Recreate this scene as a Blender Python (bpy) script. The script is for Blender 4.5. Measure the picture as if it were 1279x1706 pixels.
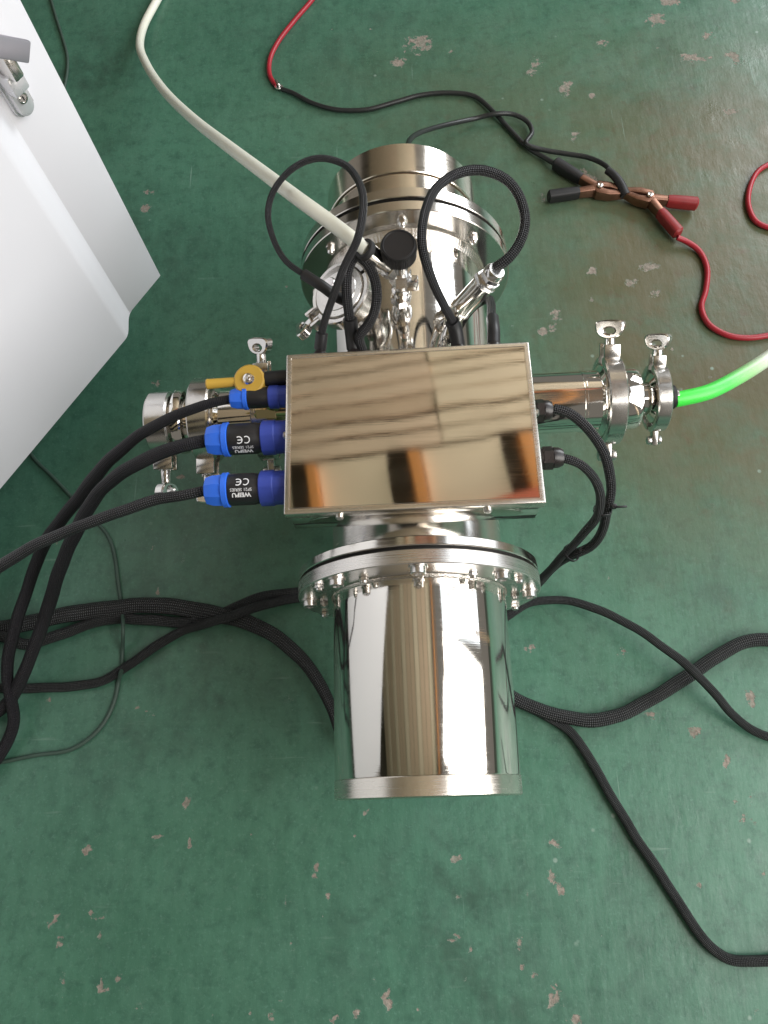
import bpy, bmesh, math, random
import numpy as np
from mathutils import Vector, Matrix, Quaternion
random.seed(7)
for o in list(bpy.data.objects): bpy.data.objects.remove(o)
scene = bpy.context.scene
COL = scene.collection
R = math.radians

# ------------------------------------------------------------------ camera
cam_d = bpy.data.cameras.new('camera'); cam = bpy.data.objects.new('camera', cam_d); COL.objects.link(cam)
cam_d.sensor_fit = 'HORIZONTAL'; cam_d.sensor_width = 36.0; cam_d.lens = 36.06
cam_d.clip_start = 0.02; cam_d.clip_end = 100
right = Vector((0.99826, -0.02884, -0.05151)); down = Vector((-0.04503, -0.93623, -0.34849)); fwd = Vector((-0.03817, 0.35021, -0.93589))
cam.matrix_world = Matrix(((right.x, -down.x, -fwd.x, 0.0), (right.y, -down.y, -fwd.y, 0.0), (right.z, -down.z, -fwd.z, 1.12), (0, 0, 0, 1)))
scene.camera = cam

# ------------------------------------------------------------------ light: open daylight at the sides of the shed, one bright bay on the right
world = bpy.data.worlds.new('World'); scene.world = world; world.use_nodes = True
bg = world.node_tree.nodes['Background']; bg.inputs[0].default_value = (1.0, 0.93, 0.82, 1); bg.inputs[1].default_value = 0.17
def area(name, loc, target, sx, sy, power, col):
    d = bpy.data.lights.new(name, 'AREA'); d.shape = 'RECTANGLE'; d.size = sx; d.size_y = sy; d.energy = power; d.color = col
    o = bpy.data.objects.new(name, d); COL.objects.link(o); o.location = loc
    o.rotation_euler = (Vector(target) - Vector(loc)).to_track_quat('-Z', 'Y').to_euler()
    return o
area('bay_daylight', (2.0, -0.70, 2.0), (0.0, -0.25, 0.75), 1.7, 2.7, 92, (1.0, 0.97, 0.93))
area('side_bay_daylight', (2.15, 0.85, 2.0), (0.0, 0.75, 0.75), 1.25, 2.6, 24, (0.84, 0.92, 1.0))
area('rear_bay_daylight', (2.4, 2.9, 1.9), (0.0, 1.2, 2.3), 1.6, 1.8, 88, (0.93, 0.97, 1.0))
scene.view_settings.view_transform = 'Standard'; scene.view_settings.look = 'None'
scene.view_settings.exposure = 0.15; scene.view_settings.gamma = 1.0; scene.view_settings.use_curve_mapping = False

# ------------------------------------------------------------------ materials
def nodes(m): return m.node_tree.nodes, m.node_tree.links
def pbr(name, col, rough=0.5, metal=0.0, noise=None, bump=0.0, bscale=200.0, rvar=0.0, spec=0.5, coat=0.0, sss=0.0):
    m = bpy.data.materials.new(name); m.use_nodes = True; n, l = nodes(m); b = n['Principled BSDF']
    b.inputs['Base Color'].default_value = (*col, 1); b.inputs['Roughness'].default_value = rough; b.inputs['Metallic'].default_value = metal
    b.inputs['Specular IOR Level'].default_value = spec; b.inputs['Coat Weight'].default_value = coat
    if sss: b.inputs['Subsurface Weight'].default_value = sss; b.inputs['Subsurface Radius'].default_value = (0.01, 0.01, 0.008)
    tc = n.new('ShaderNodeTexCoord')
    if noise:
        sc, amt = noise
        t = n.new('ShaderNodeTexNoise'); t.inputs['Scale'].default_value = sc; t.inputs['Detail'].default_value = 5; l.new(tc.outputs['Object'], t.inputs['Vector'])
        mx = n.new('ShaderNodeMix'); mx.data_type = 'RGBA'; mx.blend_type = 'MIX'
        mx.inputs[6].default_value = (*[c * (1 - amt) for c in col], 1); mx.inputs[7].default_value = (*[min(1, c * (1 + amt)) for c in col], 1)
        l.new(t.outputs['Fac'], mx.inputs[0]); l.new(mx.outputs[2], b.inputs['Base Color'])
    if rvar:
        t = n.new('ShaderNodeTexNoise'); t.inputs['Scale'].default_value = 30; t.inputs['Detail'].default_value = 6; l.new(tc.outputs['Object'], t.inputs['Vector'])
        mr = n.new('ShaderNodeMapRange'); mr.inputs[1].default_value = 0.35; mr.inputs[2].default_value = 0.7
        mr.inputs[3].default_value = max(0.01, rough - rvar); mr.inputs[4].default_value = rough + rvar
        l.new(t.outputs['Fac'], mr.inputs[0]); l.new(mr.outputs[0], b.inputs['Roughness'])
    if bump:
        t = n.new('ShaderNodeTexNoise'); t.inputs['Scale'].default_value = bscale; t.inputs['Detail'].default_value = 3; l.new(tc.outputs['Object'], t.inputs['Vector'])
        bp = n.new('ShaderNodeBump'); bp.inputs['Strength'].default_value = bump; bp.inputs['Distance'].default_value = 0.001
        l.new(t.outputs['Fac'], bp.inputs['Height']); l.new(bp.outputs[0], b.inputs['Normal'])
    return m

def steel(name, col, rough, stretch, bump, rvar):
    """metal with fine drawn lines: noise stretched along `stretch`, and smudges in the gloss"""
    m = bpy.data.materials.new(name); m.use_nodes = True; n, l = nodes(m); b = n['Principled BSDF']
    b.inputs['Base Color'].default_value = (*col, 1); b.inputs['Metallic'].default_value = 1.0; b.inputs['Roughness'].default_value = rough
    tc = n.new('ShaderNodeTexCoord'); mp = n.new('ShaderNodeMapping'); mp.inputs['Scale'].default_value = stretch; l.new(tc.outputs['Object'], mp.inputs['Vector'])
    t = n.new('ShaderNodeTexNoise'); t.inputs['Scale'].default_value = 1.0; t.inputs['Detail'].default_value = 4; l.new(mp.outputs[0], t.inputs['Vector'])
    t2 = n.new('ShaderNodeTexNoise'); t2.inputs['Scale'].default_value = 22; t2.inputs['Detail'].default_value = 6; l.new(tc.outputs['Object'], t2.inputs['Vector'])
    ad = n.new('ShaderNodeMath'); ad.operation = 'MULTIPLY'; l.new(t.outputs['Fac'], ad.inputs[0]); l.new(t2.outputs['Fac'], ad.inputs[1])
    mr = n.new('ShaderNodeMapRange'); mr.inputs[1].default_value = 0.12; mr.inputs[2].default_value = 0.42
    mr.inputs[3].default_value = max(0.01, rough - rvar); mr.inputs[4].default_value = rough + rvar
    l.new(ad.outputs[0], mr.inputs[0]); l.new(mr.outputs[0], b.inputs['Roughness'])
    bp = n.new('ShaderNodeBump'); bp.inputs['Strength'].default_value = bump; bp.inputs['Distance'].default_value = 0.0004
    l.new(t.outputs['Fac'], bp.inputs['Height'])
    t3 = n.new('ShaderNodeTexNoise'); t3.inputs['Scale'].default_value = 9; t3.inputs['Detail'].default_value = 1; l.new(tc.outputs['Object'], t3.inputs['Vector'])
    bp2 = n.new('ShaderNodeBump'); bp2.inputs['Strength'].default_value = 0.25; bp2.inputs['Distance'].default_value = 0.0012
    l.new(t3.outputs['Fac'], bp2.inputs['Height']); l.new(bp.outputs[0], bp2.inputs['Normal']); l.new(bp2.outputs[0], b.inputs['Normal'])
    return m

def braid(name, dark, light, n_around, pitch, thr=0.35, rough=0.38):
    """woven sleeve: two crossing sets of strands, from the tube's own UV (u round, v = length / circumference)"""
    m = bpy.data.materials.new(name); m.use_nodes = True; n, l = nodes(m); b = n['Principled BSDF']
    uv = n.new('ShaderNodeTexCoord'); sp = n.new('ShaderNodeSeparateXYZ'); l.new(uv.outputs['UV'], sp.inputs[0])
    def mul(a, k):
        x = n.new('ShaderNodeMath'); x.operation = 'MULTIPLY'; l.new(a, x.inputs[0]); x.inputs[1].default_value = k; return x.outputs[0]
    def op(o_, a, c=None):
        x = n.new('ShaderNodeMath'); x.operation = o_; l.new(a, x.inputs[0])
        if c is not None: l.new(c, x.inputs[1])
        return x.outputs[0]
    u = mul(sp.outputs[0], 2 * math.pi * n_around); v = mul(sp.outputs[1], 2 * math.pi * pitch)
    a = op('SINE', op('ADD', u, v)); c = op('SINE', op('SUBTRACT', u, v))
    w = op('MULTIPLY', a, c)
    ns = n.new('ShaderNodeTexNoise'); ns.inputs['Scale'].default_value = 40; l.new(uv.outputs['Object'], ns.inputs['Vector'])
    mr = n.new('ShaderNodeMapRange'); mr.inputs[1].default_value = thr; mr.inputs[2].default_value = 0.95; l.new(w, mr.inputs[0])
    f = op('MULTIPLY', mr.outputs[0], ns.outputs['Fac'])
    mx = n.new('ShaderNodeMix'); mx.data_type = 'RGBA'; mx.inputs[6].default_value = (*dark, 1); mx.inputs[7].default_value = (*light, 1)  # pale dots are glints of the strands, put into the base colour
    l.new(f, mx.inputs[0]); l.new(mx.outputs[2], b.inputs['Base Color']); b.inputs['Roughness'].default_value = rough; b.inputs['Specular IOR Level'].default_value = 0.32
    bp = n.new('ShaderNodeBump'); bp.inputs['Strength'].default_value = 0.7; bp.inputs['Distance'].default_value = 0.0012
    l.new(w, bp.inputs['Height']); l.new(bp.outputs[0], b.inputs['Normal'])
    return m

STEEL = (0.80, 0.775, 0.735)
M = {}
M['mirror'] = steel('polished_steel', STEEL, 0.080, (20, 900, 20), 0.05, 0.055)
M['lid'] = steel('lid_steel', (0.84, 0.775, 0.69), 0.042, (30, 1400, 30), 0.010, 0.028)
M['rim'] = steel('lid_rim_steel', (0.80, 0.76, 0.70), 0.26, (30, 700, 30), 0.03, 0.06)
M['brushed'] = steel('brushed_steel', (0.74, 0.71, 0.68), 0.29, (15, 1200, 15), 0.20, 0.08)
M['satin'] = steel('satin_steel', (0.76, 0.73, 0.69), 0.16, (15, 900, 15), 0.05, 0.06)
M['rear_satin'] = steel('rear_satin_steel', (0.84, 0.78, 0.70), 0.18, (15, 900, 15), 0.04, 0.06)
M['neck_satin'] = steel('neck_satin_steel', (0.78, 0.75, 0.71), 0.22, (15, 900, 15), 0.05, 0.06)
M['cast'] = pbr('cast_steel', (0.66, 0.64, 0.61), 0.24, 1.0, bump=0.04, bscale=500, rvar=0.07)
M['bolt'] = pbr('bolt_steel', (0.66, 0.645, 0.63), 0.33, 1.0, rvar=0.08)
M['chromeish'] = pbr('plated_steel', (0.74, 0.72, 0.70), 0.20, 1.0, rvar=0.07)
M['weld'] = pbr('weld_bead_steel', (0.62, 0.58, 0.53), 0.22, 1.0, bump=0.5, bscale=700)
M['rubber'] = pbr('black_rubber', (0.012, 0.012, 0.013), 0.55, bump=0.1, bscale=900)
M['shrink'] = pbr('black_shrink_sleeve', (0.016, 0.016, 0.018), 0.42, noise=(60, 0.3))
M['plastic'] = pbr('black_plastic', (0.015, 0.015, 0.017), 0.38, bump=0.08, bscale=1500, rvar=0.08)
M['gland'] = pbr('dark_nylon', (0.022, 0.018, 0.018), 0.3, rvar=0.06)
M['blue_dark'] = pbr('dark_blue_nylon', (0.035, 0.062, 0.34), 0.42, noise=(80, 0.15))
M['blue'] = pbr('bright_blue_nylon', (0.03, 0.15, 0.74), 0.40, noise=(80, 0.12))
M['print'] = pbr('white_print', (0.75, 0.76, 0.78), 0.6)
M['brass'] = pbr('brass', (0.72, 0.55, 0.30), 0.25, 1.0, rvar=0.08)
M['yellow'] = pbr('yellow_paint', (0.50, 0.31, 0.045), 0.46, rvar=0.08)
M['hose'] = pbr('milky_silicone', (0.80, 0.80, 0.70), 0.36, noise=(18, 0.06), sss=0.35)
M['red_wire'] = pbr('red_insulation', (0.34, 0.016, 0.028), 0.40, noise=(40, 0.18))
M['red_boot'] = pbr('red_boot_vinyl', (0.25, 0.02, 0.022), 0.48, noise=(60, 0.2))
M['black_wire'] = pbr('black_insulation', (0.018, 0.020, 0.020), 0.40, noise=(50, 0.3))
M['green_wire'] = pbr('dusty_green_insulation', (0.040, 0.075, 0.058), 0.55, noise=(30, 0.3))
M['copper'] = pbr('copper_plated_steel', (0.28, 0.15, 0.105), 0.45, 1.0, noise=(120, 0.25), rvar=0.1)
M['white'] = pbr('white_powder_coat', (0.72, 0.715, 0.75), 0.34, bump=0.05, bscale=700, noise=(3, 0.015))
M['zinc'] = pbr('bright_zinc', (0.74, 0.74, 0.77), 0.26, 0.55, rvar=0.08)
M['lever'] = pbr('grey_zinc', (0.42, 0.40, 0.45), 0.38, 0.6, rvar=0.05)
M['dark'] = pbr('dark_recess', (0.02, 0.02, 0.02), 0.7)
M['braid'] = braid('black_braided_sleeve', (0.009, 0.009, 0.010), (0.30, 0.30, 0.33), 8, 8, 0.58)
M['braid_smooth'] = braid('close_braided_sleeve', (0.011, 0.010, 0.013), (0.030, 0.028, 0.036), 12, 12, 0.3, 0.5)
M['braid_floor'] = braid('grey_black_braided_sleeve', (0.010, 0.011, 0.0115), (0.24, 0.25, 0.26), 10, 10, 0.58)
M['ceil_cream'] = pbr('cream_board', (0.95, 0.73, 0.53), 0.6, noise=(4, 0.10))
M['ceil_brown'] = pbr('brown_board', (0.76, 0.54, 0.38), 0.6, noise=(3, 0.15))
M['ceil_tan'] = pbr('tan_board', (0.90, 0.66, 0.48), 0.6, noise=(4, 0.12))
M['ceil_dark'] = pbr('dark_roof_deck', (0.17, 0.125, 0.09), 0.7)
M['orange'] = pbr('orange_primer', (0.82, 0.33, 0.10), 0.5)
M['red_steel'] = pbr('red_primer', (0.62, 0.15, 0.08), 0.5)

def green_hose():
    m = bpy.data.materials.new('green_glow_silicone'); m.use_nodes = True; n, l = nodes(m); b = n['Principled BSDF']
    uv = n.new('ShaderNodeTexCoord'); sp = n.new('ShaderNodeSeparateXYZ'); l.new(uv.outputs['UV'], sp.inputs[0])
    r = n.new('ShaderNodeValToRGB'); e = r.color_ramp.elements
    e[0].position = 0.0; e[0].color = (0.06, 0.80, 0.07, 1); e[1].position = 1.0; e[1].color = (0.62, 0.66, 0.56, 1)  # green glow put into the colour, fading to milky along the hose
    x = e.new(0.45); x.color = (0.10, 0.74, 0.12, 1); x = e.new(0.75); x.color = (0.36, 0.64, 0.30, 1)
    mr = n.new('ShaderNodeMapRange'); mr.inputs[1].default_value = 0.0; mr.inputs[2].default_value = 2.5; l.new(sp.outputs[1], mr.inputs[0])
    l.new(mr.outputs[0], r.inputs[0]); l.new(r.outputs[0], b.inputs['Base Color']); b.inputs['Roughness'].default_value = 0.38
    b.inputs['Subsurface Weight'].default_value = 0.35; b.inputs['Subsurface Radius'].default_value = (0.01, 0.012, 0.008)
    return m
M['green_hose'] = green_hose()

# ------------------------------------------------------------------ mesh helpers: every shape is (verts, faces) in world metres
ORG = {}
def finish(me, smooth=True, angle=32):
    me.validate(); me.update()
    if smooth:
        me.shade_smooth(); me.set_sharp_from_angle(angle=R(angle))
    return me
def merge(*parts):
    v = []; f = []
    for (a, b) in parts:
        k = len(v); v += list(a); f += [tuple(i + k for i in q) for q in b]
    return v, f
def obj(name, shape, mat, parent=None, origin=None, uv=None, smooth=True, angle=32):
    v, f = shape; v = np.array([tuple(p) for p in v], dtype=float)
    if origin is None:
        lo, hi = v.min(0), v.max(0); origin = np.array([(lo[0] + hi[0]) / 2, (lo[1] + hi[1]) / 2, lo[2]])
    origin = np.array(tuple(origin), dtype=float)
    me = bpy.data.meshes.new(name); me.from_pydata((v - origin).tolist(), [], [list(q) for q in f])
    if uv is not None:
        lay = me.uv_layers.new(name='UVMap'); lay.data.foreach_set('uv', np.array(uv, dtype=np.float32).ravel())
    finish(me, smooth, angle); me.materials.append(M[mat] if isinstance(mat, str) else mat)
    o = bpy.data.objects.new(name, me); COL.objects.link(o); ORG[o.name] = origin
    if parent is not None:
        o.parent = parent; o.location = origin - ORG[parent.name]
    else: o.location = origin
    return o
def empty(name, loc):
    o = bpy.data.objects.new(name, None); COL.objects.link(o); o.location = loc; o.empty_display_size = 0.05
    ORG[o.name] = np.array(tuple(loc), dtype=float); return o
def mesh_data(name, shape, mat):
    me = bpy.data.meshes.new(name); me.from_pydata([tuple(p) for p in shape[0]], [], [list(q) for q in shape[1]])
    finish(me); me.materials.append(M[mat]); return me
def inst(name, me, mat4, parent):
    o = bpy.data.objects.new(name, me); COL.objects.link(o); o.parent = parent
    po = ORG[parent.name]; o.matrix_local = Matrix.Translation(-Vector(po)) @ mat4; ORG[o.name] = np.array(mat4.translation)
    return o
def tag(o, label, cat, group=None):
    o['label'] = label; o['category'] = cat
    if group: o['group'] = group
    return o
def struct(o): o['kind'] = 'structure'; return o
def frame(org, axis, up=(0, 0, 1)):
    a = Vector(axis).normalized(); u = Vector(up)
    if abs(a.dot(u.normalized())) > 0.98: u = Vector((0, 1, 0))
    x = u.cross(a).normalized(); y = a.cross(x)
    return Matrix(((x.x, y.x, a.x, org[0]), (x.y, y.y, a.y, org[1]), (x.z, y.z, a.z, org[2]), (0, 0, 0, 1)))
def xf(shape, mat): return [mat @ Vector(p) for p in shape[0]], shape[1]
def lathe_l(prof, seg=48, mod=None, phase=0.0):
    """local lathe about +z; prof = [(t, r)...]; mod(phi, i) scales the radius"""
    v = []; f = []
    for i, (t, r) in enumerate(prof):
        for k in range(seg):
            p = 2 * math.pi * k / seg + phase; q = r * (mod(p, i) if mod else 1.0)
            v.append((q * math.cos(p), q * math.sin(p), t))
    for i in range(len(prof) - 1):
        for k in range(seg):
            a = i * seg + k; b = i * seg + (k + 1) % seg
            f.append((a, b, b + seg, a + seg))
    if prof[0][1] > 1e-6 and not (prof[0] == prof[-1]): f.append(tuple(range(seg))[::-1])
    if prof[-1][1] > 1e-6 and not (prof[0] == prof[-1]): f.append(tuple((len(prof) - 1) * seg + k for k in range(seg)))
    return v, f
def lathe(prof, org, axis, seg=48, mod=None, phase=0.0, up=(0, 0, 1)): return xf(lathe_l(prof, seg, mod, phase), frame(org, axis, up))
def solid(t0, t1, r, c=0.0006): return [(t0, r - c), (t0 + c, r), (t1 - c, r), (t1, r - c)]
def ring(t0, t1, ri, ro, c=0.0007): return [(t0, ri), (t0, ro - c), (t0 + c, ro), (t1 - c, ro), (t1, ro - c), (t1, ri), (t0, ri)]
def hexa(t0, t1, r, c=0.0006): return [(t0, r - c), (t0 + c, r), (t1 - c, r), (t1, r - c)]
def box_l(sx, sy, sz, bev=0.0, seg=2):
    bm = bmesh.new(); bmesh.ops.create_cube(bm, size=1.0)
    for q in bm.verts: q.co = Vector((q.co.x * sx, q.co.y * sy, q.co.z * sz))
    if bev: bmesh.ops.bevel(bm, geom=list(bm.edges), offset=bev, segments=seg, profile=0.5, affect='EDGES')
    bm.verts.index_update(); r = [q.co.copy() for q in bm.verts], [tuple(w.index for w in q.verts) for q in bm.faces]
    bm.free(); return r
def box(c, s, bev=0.0, rot=None, seg=2):
    m = Matrix.Translation(Vector(c)) @ (rot.to_4x4() if rot is not None else Matrix.Identity(4))
    return xf(box_l(*s, bev, seg), m)
def prism_l(pts, z0, z1, bev=0.0):
    bm = bmesh.new(); a = [bm.verts.new((x, y, z0)) for x, y in pts]; b = [bm.verts.new((x, y, z1)) for x, y in pts]; n = len(pts)
    bm.faces.new(a[::-1]); bm.faces.new(b)
    for i in range(n): bm.faces.new((a[i], a[(i + 1) % n], b[(i + 1) % n], b[i]))
    if bev: bmesh.ops.bevel(bm, geom=list(bm.edges), offset=bev, segments=2, profile=0.5, affect='EDGES')
    bm.verts.index_update(); r = [q.co.copy() for q in bm.verts], [tuple(w.index for w in q.verts) for q in bm.faces]
    bm.free(); return r
def holed_l(outer, inner, z0, z1, ch=0.0008):
    """plate with a hole: outer and inner loops of equal count, chamfered rims"""
    n = len(outer); v = []; f = []
    def shrink(L, k):
        cx = sum(p[0] for p in L) / n; cy = sum(p[1] for p in L) / n
        o = []
        for x, y in L:
            d = math.hypot(x - cx, y - cy) or 1; s = (d + k) / d; o.append((cx + (x - cx) * s, cy + (y - cy) * s))
        return o
    loops = [(shrink(inner, ch), z0), (shrink(outer, -ch), z0), (outer, z0 + ch), (outer, z1 - ch), (shrink(outer, -ch), z1), (shrink(inner, ch), z1), (inner, z1 - ch), (inner, z0 + ch)]
    for L, z in loops: v += [(x, y, z) for x, y in L]
    for i in range(len(loops)):
        j = (i + 1) % len(loops)
        for k in range(n):
            q = (k + 1) % n; f.append((i * n + k, i * n + q, j * n + q, j * n + k))
    return v, f
def crom(P, step):
    P = [np.array(p, float) for p in P]; Q = [2 * P[0] - P[1]] + P + [2 * P[-1] - P[-2]]; out = []
    for i in range(1, len(Q) - 2):
        p0, p1, p2, p3 = Q[i - 1:i + 3]; L = np.linalg.norm(p2 - p1); n = max(2, int(L / step))
        d0 = max(np.linalg.norm(p1 - p0), 1e-6) ** .5; d1 = max(L, 1e-6) ** .5; d2 = max(np.linalg.norm(p3 - p2), 1e-6) ** .5
        m1 = (p2 - p1) + d1 * ((p1 - p0) / d0 - (p2 - p0) / (d0 + d1)) * 1.0
        m2 = (p2 - p1) + d1 * ((p3 - p2) / d2 - (p3 - p1) / (d1 + d2)) * 1.0
        m1 = d1 * ((p1 - p0) / d0 - (p2 - p0) / (d0 + d1) + (p2 - p1) / d1); m2 = d1 * ((p2 - p1) / d1 - (p3 - p1) / (d1 + d2) + (p3 - p2) / d2)
        for k in range(n):
            t = k / n; t2 = t * t; t3 = t2 * t
            out.append((2*t3-3*t2+1)*p1 + (t3-2*t2+t)*m1 + (-2*t3+3*t2)*p2 + (t3-t2)*m2)
    out.append(P[-1]); return np.array(out)
def tube(P, r, seg=14, step=0.006, flat=1.0, rfun=None, floor=None, lift=True, wob=0.0):
    """tube along a smooth curve with UV (u round, v length/circumference); flat < 1 squashes it towards the floor"""
    C = crom(P, step)
    if wob:
        s_ = np.concatenate([[0], np.cumsum(np.linalg.norm(np.diff(C, axis=0), axis=1))]); k_ = abs(P[0][0] * 37 + P[0][1] * 91)
        env = np.clip(np.minimum(s_, s_[-1] - s_) / .06, 0, 1)
        C[:, 0] += env * (0.0006 * np.sin(s_ * 31 + k_) + .0003 * np.sin(s_ * 97 + 2 * k_)); C[:, 1] += env * (0.0006 * np.sin(s_ * 37 + 3 * k_) + .0003 * np.sin(s_ * 113 + k_))
    T = np.gradient(C, axis=0); T /= np.linalg.norm(T, axis=1)[:, None]
    up = np.array([0, 0, 1.0])
    if abs(T[0] @ up) > 0.95: up = np.array([0, 1.0, 0])
    nrm = up - T[0] * (up @ T[0]); nrm /= np.linalg.norm(nrm); N = [nrm]
    for i in range(1, len(C)):
        a = N[-1] - T[i] * (N[-1] @ T[i]); N.append(a / np.linalg.norm(a))
    if flat < 1:
        N = [(lambda a: a / np.linalg.norm(a))(np.array([0, 0, 1.0]) - t * t[2]) for t in T]
    N = np.array(N); B = np.cross(T, N)
    S = np.concatenate([[0], np.cumsum(np.linalg.norm(np.diff(C, axis=0), axis=1))]); Lt = S[-1]
    v = []; rng = np.random.RandomState(int(abs(P[0][0]) * 9999) % 1000)
    ph = rng.rand(3) * 6
    for i in range(len(C)):
        rr = r * (rfun(S[i] / Lt) if rfun else 1.0)
        if wob: rr *= 1 + wob * (math.sin(S[i] * 38 + ph[0]) * .6 + math.sin(S[i] * 91 + ph[1]) * .4)
        for k in range(seg):
            p = 2 * math.pi * k / seg
            v.append(C[i] + rr * (math.cos(p) * flat * N[i] + math.sin(p) / max(flat, .45) ** .5 * B[i]))
    f = []; uv = []; circ = 2 * math.pi * r
    for i in range(len(C) - 1):
        for k in range(seg):
            k2 = (k + 1) % seg; f.append((i * seg + k, (i + 1) * seg + k, (i + 1) * seg + k2, i * seg + k2))
            u0, u1 = k / seg, (k + 1) / seg; v0, v1 = S[i] / circ, S[i + 1] / circ
            uv += [(u0, v0), (u0, v1), (u1, v1), (u1, v0)]
    f.append(tuple(range(seg))); uv += [(0, 0)] * seg
    e = (len(C) - 1) * seg; f.append(tuple(e + k for k in range(seg))[::-1]); uv += [(0, 0)] * seg
    return (v, f), uv
def rtube(P, r, seg=12, step=0.004, **k): return tube(P, r, seg, step, **k)[0]
def loft(pts, hw, hh, up=(0, 0, 1), rnd=0.35, n=12):
    """superellipse section swept along points: half widths hw (sideways), half heights hh (along up)"""
    P = [Vector(p) for p in pts]; u = Vector(up); v = []; f = []
    for i, p in enumerate(P):
        t = (P[min(i + 1, len(P) - 1)] - P[max(i - 1, 0)]).normalized(); s = t.cross(u).normalized(); w = s.cross(t)
        for k in range(n):
            a = 2 * math.pi * (k + .5) / n; c, q = math.cos(a), math.sin(a)
            v.append(p + s * (hw[i] * math.copysign(abs(c) ** rnd, c)) + w * (hh[i] * math.copysign(abs(q) ** rnd, q)))
    for i in range(len(P) - 1):
        for k in range(n):
            k2 = (k + 1) % n; f.append((i * n + k, i * n + k2, (i + 1) * n + k2, (i + 1) * n + k))
    f.append(tuple(range(n))[::-1]); f.append(tuple((len(P) - 1) * n + k for k in range(n)))
    return v, f
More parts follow.
